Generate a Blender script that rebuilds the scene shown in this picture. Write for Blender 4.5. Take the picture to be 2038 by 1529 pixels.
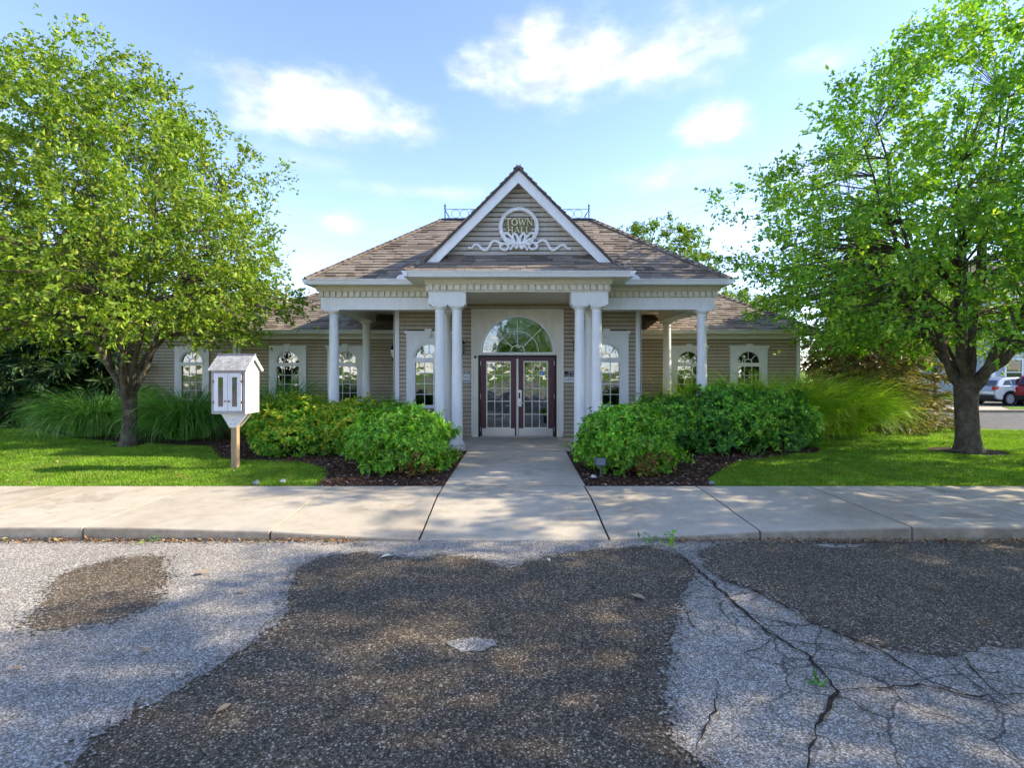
import bpy, bmesh, math, random
import numpy as np
from mathutils import Vector, Matrix, Quaternion

for o in list(bpy.data.objects):
    bpy.data.objects.remove(o, do_unlink=True)
scene = bpy.context.scene
COL = scene.collection
R = math.radians
random.seed(7)

# ------------------------------------------------------------------ camera
cam = bpy.data.cameras.new("camera")
cam.sensor_width = 36.0
cam.lens = 1040.0 / 2038.0 * 36.0
cam.shift_y = -(764.5 - 735.0) / 2038.0
cam.clip_start = 0.05
cam.clip_end = 3000
cam_ob = bpy.data.objects.new("camera", cam)
COL.objects.link(cam_ob)
cam_ob.location = (0, 0, 1.9)
cam_ob.rotation_euler = (R(90), 0, 0)
scene.camera = cam_ob

# ------------------------------------------------------------------ light
SUN = Vector((2.26, 0.16, 1.45)).normalized()
SUN_EL = math.asin(SUN.z)
SUN_AZ = math.atan2(SUN.x, SUN.y)

world = bpy.data.worlds.new("World")
scene.world = world
world.use_nodes = True
nt = world.node_tree
nt.nodes.clear()
W_N, W_L = nt.nodes, nt.links


def wmath(op, a, b=None, c=None, clamp=False):
    n = W_N.new("ShaderNodeMath")
    n.operation = op
    n.use_clamp = clamp
    for i, s in enumerate((a, b, c)):
        if s is None:
            continue
        if isinstance(s, (int, float)):
            n.inputs[i].default_value = s
        else:
            W_L.new(s, n.inputs[i])
    return n.outputs[0]


out = W_N.new("ShaderNodeOutputWorld")
bg = W_N.new("ShaderNodeBackground")
W_L.new(bg.outputs[0], out.inputs[0])
sky = W_N.new("ShaderNodeTexSky")
sky.sky_type = "NISHITA"
sky.sun_disc = False
sky.sun_elevation = SUN_EL
sky.sun_rotation = SUN_AZ
sky.altitude = 2300
sky.air_density = 1.0
sky.dust_density = 0.05
sky.ozone_density = 3.2
tc = W_N.new("ShaderNodeTexCoord")
sep = W_N.new("ShaderNodeSeparateXYZ")
W_L.new(tc.outputs["Generated"], sep.inputs[0])
dx, dy, dz = sep.outputs
az = wmath("ARCTAN2", dx, dy)
el = wmath("ARCSINE", dz)
comb = W_N.new("ShaderNodeCombineXYZ")
W_L.new(az, comb.inputs[0])
W_L.new(wmath("MULTIPLY", el, 1.9), comb.inputs[1])
noi = W_N.new("ShaderNodeTexNoise")
noi.inputs["Scale"].default_value = 7.0
noi.inputs["Detail"].default_value = 9.0
noi.inputs["Roughness"].default_value = 0.56
W_L.new(comb.outputs[0], noi.inputs["Vector"])
nf = wmath("SUBTRACT", noi.outputs[0], 0.5)
total = None


def cloud(px, py, hw, hh, strength, soft=1.15):
    """a cumulus at a fixed azimuth / elevation of the sky"""
    global total
    a0 = math.atan((px - 1019) / 1040.0)
    e0 = math.atan((735 - py) / math.hypot(1040, px - 1019))
    wa = hw / 1040.0 * math.cos(a0) ** 2
    we = hh / 1040.0 * math.cos(a0)
    u = wmath("DIVIDE", wmath("SUBTRACT", az, a0), wa)
    v = wmath("DIVIDE", wmath("SUBTRACT", el, e0), we)
    # flat feathered base, domed top
    vb = wmath("MULTIPLY", wmath("MINIMUM", v, 0.0), 1.15)
    vt = wmath("MAXIMUM", v, 0.0)
    vv = wmath("ADD", vb, vt)
    d = wmath("SQRT", wmath("ADD", wmath("MULTIPLY", u, u), wmath("MULTIPLY", vv, vv)))
    d = wmath("ADD", wmath("SUBTRACT", 1.0, d), wmath("MULTIPLY", nf, 2.0))
    m = W_N.new("ShaderNodeMapRange")
    m.interpolation_type = "SMOOTHSTEP"
    m.inputs["From Min"].default_value = -0.1
    m.inputs["From Max"].default_value = soft
    m.inputs["To Min"].default_value = 0.0
    m.inputs["To Max"].default_value = strength
    W_L.new(d, m.inputs[0])
    total = m.outputs[0] if total is None else wmath("MAXIMUM", total, m.outputs[0])


cloud(640, 226, 265, 74, 1.0)
cloud(1190, 125, 300, 88, 1.0)
cloud(1435, 247, 98, 50, 1.0)
cloud(1650, 112, 110, 36, 0.45, 1.3)
cloud(860, 382, 230, 24, 0.35, 1.3)
cloud(1330, 350, 150, 38, 0.38, 1.3)
cloud(672, 447, 60, 40, 0.45)
cloud(600, 320, 150, 36, 0.22, 1.4)
cloud(1400, 440, 200, 45, 0.32, 1.4)
cloud(1700, 330, 260, 60, 0.35, 1.3)
cloud(250, 420, 240, 60, 0.3, 1.3)
# broken cumulus over the unseen rest of the sky, cover raised for warmer fill
n2 = W_N.new("ShaderNodeTexNoise")
n2.inputs["Scale"].default_value = 3.2
n2.inputs["Detail"].default_value = 8.0
n2.inputs["Roughness"].default_value = 0.55
cb2 = W_N.new("ShaderNodeCombineXYZ")
den = wmath("ADD", wmath("MAXIMUM", dz, 0.0), 0.35)
W_L.new(wmath("DIVIDE", dx, den), cb2.inputs[0])
W_L.new(wmath("DIVIDE", dy, den), cb2.inputs[1])
W_L.new(cb2.outputs[0], n2.inputs["Vector"])
mr2 = W_N.new("ShaderNodeMapRange")
mr2.interpolation_type = "SMOOTHSTEP"
mr2.inputs["From Min"].default_value = 0.51
mr2.inputs["From Max"].default_value = 0.72
mr2.inputs["To Max"].default_value = 0.9
W_L.new(n2.outputs[0], mr2.inputs[0])
back = W_N.new("ShaderNodeMapRange")
back.inputs["From Min"].default_value = 0.45
back.inputs["From Max"].default_value = 0.1
W_L.new(dy, back.inputs[0])
total = wmath("MAXIMUM", total, wmath("MULTIPLY", mr2.outputs[0], back.outputs[0]))
# thin summer haze veil towards the horizon
veil = W_N.new("ShaderNodeMapRange")
veil.interpolation_type = "SMOOTHSTEP"
veil.inputs["From Min"].default_value = 0.45
veil.inputs["From Max"].default_value = 0.0
veil.inputs["To Max"].default_value = 0.10
W_L.new(dz, veil.inputs[0])
total = wmath("MAXIMUM", total, wmath("ADD", veil.outputs[0], wmath("MULTIPLY", total, 0.6)), clamp=True)
hsv = W_N.new("ShaderNodeMix")
hsv.data_type = "RGBA"
hsv.blend_type = "MULTIPLY"
hsv.inputs["Factor"].default_value = 1.0
W_L.new(sky.outputs[0], hsv.inputs["A"])
hsv.inputs["B"].default_value = (0.89, 0.76, 0.77, 1)
mixc = W_N.new("ShaderNodeMix")
mixc.data_type = "RGBA"
W_L.new(total, mixc.inputs["Factor"])
W_L.new(hsv.outputs["Result"], mixc.inputs["A"])
cn = W_N.new("ShaderNodeTexNoise")
cn.inputs["Scale"].default_value = 13.0
cn.inputs["Detail"].default_value = 5.0
W_L.new(comb.outputs[0], cn.inputs["Vector"])
cm = W_N.new("ShaderNodeMix")
cm.data_type = "RGBA"
cmf = W_N.new("ShaderNodeMapRange")
cmf.inputs["From Min"].default_value = 0.38
cmf.inputs["From Max"].default_value = 0.62
W_L.new(cn.outputs[0], cmf.inputs[0])
W_L.new(cmf.outputs[0], cm.inputs["Factor"])
cm.inputs["A"].default_value = (1.6, 1.62, 1.7, 1)
cm.inputs["B"].default_value = (2.9, 2.8, 2.65, 1)
W_L.new(cm.outputs["Result"], mixc.inputs["B"])
W_L.new(mixc.outputs["Result"], bg.inputs[0])
bg.inputs[1].default_value = 0.15

sun = bpy.data.lights.new("sun", "SUN")
sun.energy = 2.25
sun.angle = R(0.53)
sun.color = (1.0, 0.88, 0.68)
sun_ob = bpy.data.objects.new("sun", sun)
COL.objects.link(sun_ob)
sun_ob.rotation_euler = SUN.to_track_quat("Z", "Y").to_euler()
sun_ob.location = SUN * 60

vs = scene.view_settings
vs.view_transform = "Standard"
vs.look = "None"
vs.gamma = 1
vs.use_curve_mapping = False
vs.exposure = 2.14
scene.render.engine = "CYCLES"
scene.cycles.use_denoising = True
scene.cycles.max_bounces = 6
scene.cycles.use_adaptive_sampling = True
scene.cycles.adaptive_threshold = 0.03
world.cycles.sampling_method = "MANUAL"
world.cycles.sample_map_resolution = 512
scene.cycles.transparent_max_bounces = 12
scene.cycles.caustics_reflective = False
scene.cycles.caustics_refractive = False

# ------------------------------------------------------------------ materials


class Mat:
    def __init__(self, name, rough=0.6, spec=0.3, metal=0.0):
        self.m = bpy.data.materials.new(name)
        self.m.use_nodes = True
        self.N = self.m.node_tree.nodes
        self.L = self.m.node_tree.links
        self.b = self.N["Principled BSDF"]
        self.out = self.N["Material Output"]
        self.b.inputs["Roughness"].default_value = rough
        self.b.inputs["Specular IOR Level"].default_value = spec
        self.b.inputs["Metallic"].default_value = metal
        self.geo = None

    def new(self, t):
        return self.N.new(t)

    def pos(self):
        if self.geo is None:
            self.geo = self.new("ShaderNodeNewGeometry")
        return self.geo.outputs["Position"]

    def island(self):
        self.pos()
        oi = self.new("ShaderNodeObjectInfo")
        a = self.math("ADD", self.geo.outputs["Random Per Island"], oi.outputs["Random"])
        return self.math("FRACT", a)

    def math(self, op, a, b=None, clamp=False):
        n = self.new("ShaderNodeMath")
        n.operation = op
        n.use_clamp = clamp
        for i, s in enumerate((a, b)):
            if s is None:
                continue
            if isinstance(s, (int, float)):
                n.inputs[i].default_value = s
            else:
                self.L.new(s, n.inputs[i])
        return n.outputs[0]

    def noise(self, scale, detail=4, rough=0.55, vec=None, dist=0.0):
        n = self.new("ShaderNodeTexNoise")
        n.inputs["Scale"].default_value = scale
        n.inputs["Detail"].default_value = detail
        n.inputs["Roughness"].default_value = rough
        n.inputs["Distortion"].default_value = dist
        self.L.new(vec if vec is not None else self.pos(), n.inputs["Vector"])
        return n.outputs[0]

    def voronoi(self, scale, feature="F1", vec=None, out="Distance"):
        n = self.new("ShaderNodeTexVoronoi")
        n.feature = feature
        n.inputs["Scale"].default_value = scale
        self.L.new(vec if vec is not None else self.pos(), n.inputs["Vector"])
        return n.outputs[out]

    def ramp(self, fac, stops, interp="LINEAR"):
        n = self.new("ShaderNodeValToRGB")
        n.color_ramp.interpolation = interp
        e = n.color_ramp.elements
        while len(e) < len(stops):
            e.new(0.5)
        for i, (p, c) in enumerate(stops):
            e[i].position = p
            e[i].color = (c, c, c, 1) if isinstance(c, (int, float)) else (*c, 1)
        self.L.new(fac, n.inputs[0])
        return n.outputs[0]

    def mix(self, fac, a, b, blend="MIX"):
        n = self.new("ShaderNodeMix")
        n.data_type = "RGBA"
        n.blend_type = blend
        for s, k in ((fac, "Factor"), (a, "A"), (b, "B")):
            if isinstance(s, (int, float)):
                n.inputs[k].default_value = s if k == "Factor" else (s, s, s, 1)
            elif isinstance(s, tuple):
                n.inputs[k].default_value = (*s, 1)
            else:
                self.L.new(s, n.inputs[k])
        return n.outputs["Result"]

    def color(self, c):
        if isinstance(c, tuple):
            self.b.inputs["Base Color"].default_value = (*c, 1)
        else:
            self.L.new(c, self.b.inputs["Base Color"])
        return self

    def bump(self, h, strength=0.3, dist=0.01):
        n = self.new("ShaderNodeBump")
        n.inputs["Strength"].default_value = strength
        n.inputs["Distance"].default_value = dist
        self.L.new(h, n.inputs["Height"])
        self.L.new(n.outputs[0], self.b.inputs["Normal"])
        return self

    def rough(self, s):
        self.L.new(s, self.b.inputs["Roughness"])


M = {}


def paint(name, c, var=0.12, rough=0.5, spec=0.35, scale=3.0, isl=0.06):
    m = Mat(name, rough, spec)
    n = m.noise(scale, 6, 0.65)
    n2 = m.noise(scale * 14, 3)
    f = m.ramp(n, [(0.3, 1 - var), (0.7, 1.0)])
    f2 = m.ramp(n2, [(0.3, 1 - var * 0.5), (0.7, 1.0)])
    i = m.math("ADD", m.math("MULTIPLY", m.island(), isl), 1 - isl)
    mp = m.new("ShaderNodeMapping")
    mp.inputs["Scale"].default_value = (1, 1, 0.12)
    m.L.new(m.pos(), mp.inputs[0])
    f3 = m.ramp(m.noise(scale * 5, 5, 0.7, mp.outputs[0]), [(0.32, 1 - var * 1.1), (0.55, 1.0)])
    f2 = m.mix(1.0, f2, f3, "MULTIPLY")
    col = m.mix(1.0, m.mix(1.0, f, f2, "MULTIPLY"), c, "MULTIPLY")
    col = m.mix(1.0, col, i, "MULTIPLY")
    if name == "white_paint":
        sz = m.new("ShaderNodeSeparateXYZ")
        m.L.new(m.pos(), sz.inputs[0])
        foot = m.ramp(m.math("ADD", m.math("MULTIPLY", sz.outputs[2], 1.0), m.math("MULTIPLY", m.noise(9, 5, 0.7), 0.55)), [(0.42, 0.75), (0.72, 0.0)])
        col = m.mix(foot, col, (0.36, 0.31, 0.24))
    m.color(col)
    m.bump(n2, 0.12, 0.004)
    M[name] = m.m
    return m


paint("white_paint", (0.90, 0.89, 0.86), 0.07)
paint("cream_paint", (0.86, 0.80, 0.65), 0.10)
paint("siding", (0.56, 0.46, 0.325), 0.13, isl=0.10)
paint("siding_gable", (0.56, 0.51, 0.42), 0.12, isl=0.10)
paint("lap_shadow", (0.10, 0.085, 0.065), 0.2)  # dark backing stands in for the shadow lines between clapboards
paint("siding_blue", (0.42, 0.46, 0.52), 0.08)
paint("maroon", (0.105, 0.016, 0.028), 0.2, rough=0.38, spec=0.5)
paint("dark_frame", (0.022, 0.012, 0.014), 0.2, rough=0.4)
paint("iron", (0.015, 0.016, 0.018), 0.2, rough=0.45, spec=0.4)
paint("cap_metal", (0.045, 0.05, 0.055), 0.2, rough=0.45)
paint("gold_letter", (0.86, 0.78, 0.46), 0.15, rough=0.4)
paint("interior", (0.05, 0.048, 0.043), 0.3)
paint("library_white", (0.80, 0.79, 0.80), 0.10)
paint("library_grey", (0.42, 0.40, 0.41), 0.12)
paint("library_roof", (0.62, 0.60, 0.57), 0.2, isl=0.35)
paint("sign_black", (0.015, 0.015, 0.016), 0.1)
paint("sign_white", (0.78, 0.78, 0.76), 0.08)
paint("keypad_grey", (0.40, 0.38, 0.32), 0.1)
paint("sticker_blue", (0.03, 0.22, 0.62), 0.1)
paint("stone_white", (0.68, 0.66, 0.61), 0.3, rough=0.85, scale=14)
paint("stone_grey", (0.30, 0.33, 0.36), 0.3, rough=0.85, scale=14)
paint("tyre", (0.018, 0.018, 0.019), 0.2, rough=0.85)
paint("rim", (0.55, 0.56, 0.58), 0.05, rough=0.3)
paint("black_plastic", (0.02, 0.02, 0.022), 0.2, rough=0.6)
paint("spot_housing", (0.10, 0.12, 0.14), 0.2, rough=0.5)
paint("hinge_brass", (0.18, 0.07, 0.03), 0.2, rough=0.4)

m = Mat("steel", 0.32, 0.5, 0.9)
m.color(m.ramp(m.noise(30, 4), [(0.3, (0.5, 0.49, 0.47)), (0.7, (0.62, 0.61, 0.6))]))
M["steel"] = m.m

for nm, c in (("car_silver", (0.42, 0.45, 0.50)), ("car_red", (0.36, 0.012, 0.018))):
    m = Mat(nm, 0.3, 0.5, 0.35)
    m.b.inputs["Coat Weight"].default_value = 0.8
    m.b.inputs["Coat Roughness"].default_value = 0.05
    m.color(m.mix(m.noise(2, 2), tuple(x * 0.92 for x in c), c))
    M[nm] = m.m
m = Mat("lamp_red", 0.15, 0.5)
m.color(m.mix(m.noise(5, 2), (0.45, 0.01, 0.01), (0.6, 0.02, 0.015)))
M["lamp_red"] = m.m
m = Mat("lamp_clear", 0.12, 0.5)
m.color(m.mix(m.noise(5, 2), (0.55, 0.56, 0.58), (0.7, 0.7, 0.7)))
M["lamp_clear"] = m.m
m = Mat("car_glass", 0.04, 0.8)
m.color(m.mix(m.noise(2, 2), (0.012, 0.016, 0.022), (0.02, 0.028, 0.036)))
M["car_glass"] = m.m


def glass(name, ior, tint, wav):
    m = Mat(name)
    fr = m.new("ShaderNodeFresnel")
    fr.inputs[0].default_value = ior
    gl = m.new("ShaderNodeBsdfGlossy")
    gl.inputs["Roughness"].default_value = 0.015
    gl.inputs["Color"].default_value = (0.95, 0.97, 1, 1)
    tr = m.new("ShaderNodeBsdfTransparent")
    tr.inputs[0].default_value = (*tint, 1)
    bp = m.new("ShaderNodeBump")
    bp.inputs["Strength"].default_value = wav
    bp.inputs["Distance"].default_value = 0.02
    m.L.new(m.noise(4.5, 2, 0.4), bp.inputs["Height"])
    m.L.new(bp.outputs[0], gl.inputs["Normal"])
    mx = m.new("ShaderNodeMixShader")
    m.L.new(fr.outputs[0], mx.inputs[0])
    m.L.new(tr.outputs[0], mx.inputs[1])
    m.L.new(gl.outputs[0], mx.inputs[2])
    m.L.new(mx.outputs[0], m.out.inputs[0])
    M[name] = m.m


glass("glass", 2.5, (0.62, 0.66, 0.64), 0.22)

# shingles
m = Mat("shingle", 0.9, 0.2)
i = m.island()
c = m.ramp(i, [(0.0, (0.152, 0.121, 0.091)), (0.3, (0.245, 0.201, 0.157)), (0.6, (0.313, 0.264, 0.206)), (0.85, (0.271, 0.210, 0.166)), (1.0, (0.364, 0.308, 0.241))])
g = m.ramp(m.noise(260, 2), [(0.3, 0.65), (0.7, 1.15)])
g2 = m.ramp(m.noise(1.3, 4), [(0.3, 0.82), (0.7, 1.08)])
m.color(m.mix(1.0, m.mix(1.0, c, g, "MULTIPLY"), g2, "MULTIPLY"))
m.bump(m.noise(260, 2), 0.4, 0.003)
M["shingle"] = m.m
m = Mat("roof_felt", 0.9, 0.2)
m.color(m.ramp(m.noise(9, 5), [(0.3, (0.06, 0.048, 0.042)), (0.7, (0.12, 0.096, 0.083))]))
M["roof_felt"] = m.m

# concrete
m = Mat("concrete", 0.85, 0.25)
big = m.noise(0.55, 5, 0.6)
mid = m.noise(5, 6, 0.65)
fin = m.noise(110, 3, 0.6)
c = m.ramp(big, [(0.3, (0.431, 0.355, 0.256)), (0.5, (0.534, 0.463, 0.356)), (0.7, (0.586, 0.513, 0.406))])
c = m.mix(1.0, c, m.ramp(mid, [(0.25, 0.80), (0.6, 1.0)]), "MULTIPLY")
c = m.mix(1.0, c, m.ramp(fin, [(0.3, 0.84), (0.7, 1.07)]), "MULTIPLY")
stain = m.ramp(m.noise(0.9, 4, 0.6, dist=0.6), [(0.60, 0.0), (0.66, 0.55)])
c = m.mix(stain, c, (0.27, 0.225, 0.165))
spots = m.ramp(m.voronoi(3.3), [(0.035, 1.0), (0.05, 0.0)])
c = m.mix(m.math("MULTIPLY", spots, 0.55), c, (0.08, 0.07, 0.06))
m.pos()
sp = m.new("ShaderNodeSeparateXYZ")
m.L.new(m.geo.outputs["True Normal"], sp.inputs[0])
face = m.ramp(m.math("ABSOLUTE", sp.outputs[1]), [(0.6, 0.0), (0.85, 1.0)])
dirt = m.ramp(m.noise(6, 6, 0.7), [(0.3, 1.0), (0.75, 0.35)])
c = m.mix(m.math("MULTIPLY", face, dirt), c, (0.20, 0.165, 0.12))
i2 = m.math("ADD", m.math("MULTIPLY", m.island(), 0.12), 0.90)
c = m.mix(1.0, c, i2, "MULTIPLY")
m.color(c)
m.bump(fin, 0.22, 0.004)
M["concrete"] = m.m


# asphalt
def asphalt(name, stops, mott, cracks=0.0, size=92.0):
    m = Mat(name, 0.9, 0.25)
    warp = m.new("ShaderNodeVectorMath")
    warp.operation = "ADD"
    nv = m.new("ShaderNodeTexNoise")
    nv.inputs["Scale"].default_value = 40
    m.L.new(m.pos(), nv.inputs["Vector"])
    sc = m.new("ShaderNodeVectorMath")
    sc.operation = "SCALE"
    sc.inputs["Scale"].default_value = 0.012
    m.L.new(nv.outputs["Color"], sc.inputs[0])
    m.L.new(m.pos(), warp.inputs[0])
    m.L.new(sc.outputs[0], warp.inputs[1])
    v = m.new("ShaderNodeTexVoronoi")
    v.inputs["Scale"].default_value = size
    m.L.new(warp.outputs[0], v.inputs["Vector"])
    sx = m.new("ShaderNodeSeparateXYZ")
    m.L.new(v.outputs["Color"], sx.inputs[0])
    c = m.ramp(sx.outputs[0], stops)
    # every stone sits in darker binder
    edge = m.ramp(v.outputs["Distance"], [(0.30, 1.0), (0.62, 0.42)])
    c = m.mix(1.0, c, edge, "MULTIPLY")
    hue = m.mix(sx.outputs[1], (1.12, 1.0, 0.84), (1.0, 0.99, 0.98))
    c = m.mix(1.0, c, hue, "MULTIPLY")
    c = m.mix(1.0, c, m.ramp(m.noise(1.1, 6, 0.62), [(0.3, 1 - mott), (0.7, 1.12)]), "MULTIPLY")
    c = m.mix(1.0, c, m.ramp(m.noise(7, 4, 0.6), [(0.3, 1 - mott * 0.7), (0.65, 1.06)]), "MULTIPLY")
    h = v.outputs["Distance"]
    if cracks:
        w2 = m.new("ShaderNodeVectorMath")
        w2.operation = "ADD"
        n3 = m.new("ShaderNodeTexNoise")
        n3.inputs["Scale"].default_value = 2.2
        n3.inputs["Detail"].default_value = 5
        m.L.new(m.pos(), n3.inputs["Vector"])
        s3 = m.new("ShaderNodeVectorMath")
        s3.operation = "SCALE"
        s3.inputs["Scale"].default_value = 0.42
        m.L.new(n3.outputs["Color"], s3.inputs[0])
        m.L.new(m.pos(), w2.inputs[0])
        m.L.new(s3.outputs[0], w2.inputs[1])
        ck = m.voronoi(2.3, "DISTANCE_TO_EDGE", w2.outputs[0])
        ln = m.ramp(ck, [(0.006, 0.9), (0.024, 0.0)])
        ck2 = m.voronoi(5.2, "DISTANCE_TO_EDGE", w2.outputs[0])
        ln2 = m.math("MULTIPLY", m.ramp(ck2, [(0.006, 0.75), (0.026, 0.0)]), m.ramp(m.noise(1.3, 3), [(0.44, 0.0), (0.54, 1.0)]))
        ln = m.math("MAXIMUM", ln, ln2)
        p = m.new("ShaderNodeSeparateXYZ")
        m.L.new(m.pos(), p.inputs[0])
        reg = m.ramp(m.math("ADD", m.math("MULTIPLY", p.outputs[0], 0.25), m.math("MULTIPLY", m.noise(0.8, 3), 0.5)), [(0.55, 0.0), (0.72, 1.0)])
        ln = m.math("MULTIPLY", m.math("MULTIPLY", ln, reg), m.ramp(m.noise(1.7, 3), [(0.26, 0.0), (0.40, 1.0)]))
        c = m.mix(m.math("MULTIPLY", ln, cracks), c, (0.035, 0.03, 0.026))
    m.color(c)
    m.bump(h, -0.5, 0.006)
    M[name] = m.m


asphalt("asphalt_old", [(0.0, (0.226, 0.215, 0.193)), (0.4, (0.422, 0.405, 0.370)), (0.8, (0.587, 0.564, 0.518)), (1.0, (0.800, 0.800, 0.778))], 0.22, 0.85)
asphalt("asphalt_dark", [(0.0, (0.073, 0.059, 0.044)), (0.5, (0.172, 0.143, 0.104)), (0.85, (0.292, 0.243, 0.181)), (1.0, (0.671, 0.582, 0.451))], 0.28)
asphalt("asphalt_plain", [(0.0, (0.10, 0.10, 0.10)), (0.5, (0.17, 0.17, 0.172)), (1.0, (0.30, 0.30, 0.30))], 0.15)
m = Mat("crack", 0.95, 0.1)
m.color(m.ramp(m.noise(60, 3), [(0.3, (0.02, 0.017, 0.014)), (0.7, (0.065, 0.052, 0.038))]))
M["crack"] = m.m

m = Mat("soil", 0.95, 0.1)
m.color(m.ramp(m.noise(12, 6), [(0.3, (0.035, 0.026, 0.018)), (0.7, (0.075, 0.052, 0.034))]))
M["soil"] = m.m
m = Mat("lawn_ground", 0.95, 0.1)
m.color(m.ramp(m.noise(5, 6, 0.7), [(0.3, (0.11, 0.19, 0.02)), (0.7, (0.18, 0.29, 0.03))]))
m.bump(m.noise(60, 3), 0.6, 0.03)
M["lawn_ground"] = m.m
m = Mat("mulch", 0.95, 0.1)
m.color(m.ramp(m.noise(45, 5, 0.7), [(0.3, (0.028, 0.017, 0.012)), (0.7, (0.10, 0.058, 0.038))]))
m.bump(m.noise(45, 5, 0.7), 0.8, 0.03)
M["mulch"] = m.m
m = Mat("mulch_chip", 0.9, 0.15)
m.color(m.ramp(m.island(), [(0, (0.03, 0.018, 0.013)), (0.5, (0.10, 0.052, 0.034)), (0.80, (0.19, 0.10, 0.062)), (0.93, (0.34, 0.22, 0.15)), (1.0, (0.52, 0.42, 0.33))]))
M["mulch_chip"] = m.m
m = Mat("litter", 0.85, 0.2)
m.color(m.ramp(m.island(), [(0, (0.12, 0.055, 0.022)), (0.4, (0.26, 0.11, 0.04)), (0.7, (0.33, 0.22, 0.10)), (0.9, (0.42, 0.33, 0.20)), (1.0, (0.20, 0.28, 0.05))]))
M["litter"] = m.m
m = Mat("dry_leaf", 0.8, 0.2)
m.color(m.mix(m.noise(25, 3), (0.28, 0.15, 0.07), (0.50, 0.40, 0.28)))
M["dry_leaf"] = m.m
m = Mat("pale_leaf", 0.8, 0.2)
m.color(m.mix(m.noise(25, 3), (0.62, 0.56, 0.42), (0.78, 0.74, 0.62)))
M["pale_leaf"] = m.m

m = Mat("bark", 0.92, 0.15)
tcn = m.new("ShaderNodeMapping")
tcn.inputs["Scale"].default_value = (1, 1, 0.28)
m.L.new(m.pos(), tcn.inputs[0])
nb = m.noise(24, 6, 0.7, tcn.outputs[0])
m.color(m.mix(m.ramp(m.noise(5, 4), [(0.48, 0.0), (0.68, 0.75)]), m.ramp(nb, [(0.3, (0.045, 0.034, 0.025)), (0.6, (0.125, 0.098, 0.072)), (0.8, (0.20, 0.165, 0.125))]), (0.19, 0.175, 0.135)))
m.bump(nb, 0.9, 0.03)
M["bark"] = m.m
m = Mat("wood_post", 0.8, 0.2)
tcn = m.new("ShaderNodeMapping")
tcn.inputs["Scale"].default_value = (1, 1, 0.06)
m.L.new(m.pos(), tcn.inputs[0])
nb = m.noise(60, 5, 0.6, tcn.outputs[0])
m.color(m.ramp(nb, [(0.3, (0.30, 0.20, 0.115)), (0.7, (0.47, 0.34, 0.21))]))
m.bump(nb, 0.3, 0.004)
M["wood_post"] = m.m


def leafmat(name, stops, trans=0.35, tcol=(1.25, 1.35, 0.5), rough=0.5, spec=0.3):
    m = Mat(name, rough, spec)
    c = m.ramp(m.island(), stops)
    big = m.ramp(m.noise(0.9, 3), [(0.3, 0.8), (0.7, 1.15)])
    c = m.mix(1.0, c, big, "MULTIPLY")
    c = m.mix(1.0, c, m.ramp(m.noise(2.7, 3), [(0.32, 0.72), (0.66, 1.18)]), "MULTIPLY")
    if name == "blade":
        dryf = m.ramp(m.noise(0.75, 5, 0.65), [(0.52, 0.0), (0.75, 0.32)])
        c = m.mix(dryf, c, (0.34, 0.33, 0.10))
    m.color(c)
    t = m.new("ShaderNodeBsdfTranslucent")
    m.L.new(m.mix(1.0, c, tcol, "MULTIPLY"), t.inputs[0])
    mx = m.new("ShaderNodeMixShader")
    mx.inputs[0].default_value = trans
    m.L.new(m.b.outputs[0], mx.inputs[1])
    m.L.new(t.outputs[0], mx.inputs[2])
    m.L.new(mx.outputs[0], m.out.inputs[0])
    M[name] = m.m


leafmat("leaf_tree", [(0, (0.113, 0.204, 0.023)), (0.5, (0.215, 0.334, 0.034)), (0.85, (0.316, 0.426, 0.044)), (1.0, (0.505, 0.497, 0.059))], 0.42)
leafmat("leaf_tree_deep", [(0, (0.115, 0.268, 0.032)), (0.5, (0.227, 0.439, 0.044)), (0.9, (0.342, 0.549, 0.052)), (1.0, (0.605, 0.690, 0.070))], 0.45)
leafmat("leaf_far", [(0, (0.085, 0.171, 0.023)), (0.6, (0.169, 0.276, 0.036)), (1.0, (0.287, 0.357, 0.052))], 0.4)
leafmat("leaf_shrub", [(0, (0.088, 0.248, 0.029)), (0.5, (0.188, 0.478, 0.040)), (0.85, (0.331, 0.660, 0.048)), (1.0, (0.578, 0.660, 0.065))], 0.3)
leafmat("leaf_shrub_lime", [(0, (0.152, 0.256, 0.020)), (0.5, (0.370, 0.468, 0.029)), (0.85, (0.656, 0.632, 0.041)), (1.0, (0.688, 0.632, 0.058))], 0.3)
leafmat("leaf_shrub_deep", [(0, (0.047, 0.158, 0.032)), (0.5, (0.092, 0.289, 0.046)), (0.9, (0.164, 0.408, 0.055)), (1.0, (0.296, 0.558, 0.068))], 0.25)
leafmat("leaf_dry", [(0, (0.14, 0.075, 0.03)), (0.5, (0.28, 0.15, 0.045)), (1.0, (0.36, 0.28, 0.07))], 0.3)
leafmat("reed", [(0, (0.191, 0.389, 0.024)), (0.5, (0.358, 0.598, 0.033)), (0.9, (0.567, 0.605, 0.045)), (1.0, (0.632, 0.605, 0.178))], 0.4)  # colour brightened to stand in for sun the right clumps lack
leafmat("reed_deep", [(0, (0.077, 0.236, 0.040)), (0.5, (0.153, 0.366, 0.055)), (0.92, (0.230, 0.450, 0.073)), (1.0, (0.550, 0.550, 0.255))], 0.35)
leafmat("needle_dark", [(0, (0.024, 0.066, 0.027)), (0.6, (0.046, 0.108, 0.040)), (1.0, (0.098, 0.147, 0.051))], 0.15)
leafmat("needle_brown", [(0, (0.088, 0.140, 0.043)), (0.5, (0.211, 0.199, 0.077)), (1.0, (0.470, 0.328, 0.151))], 0.2)
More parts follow.
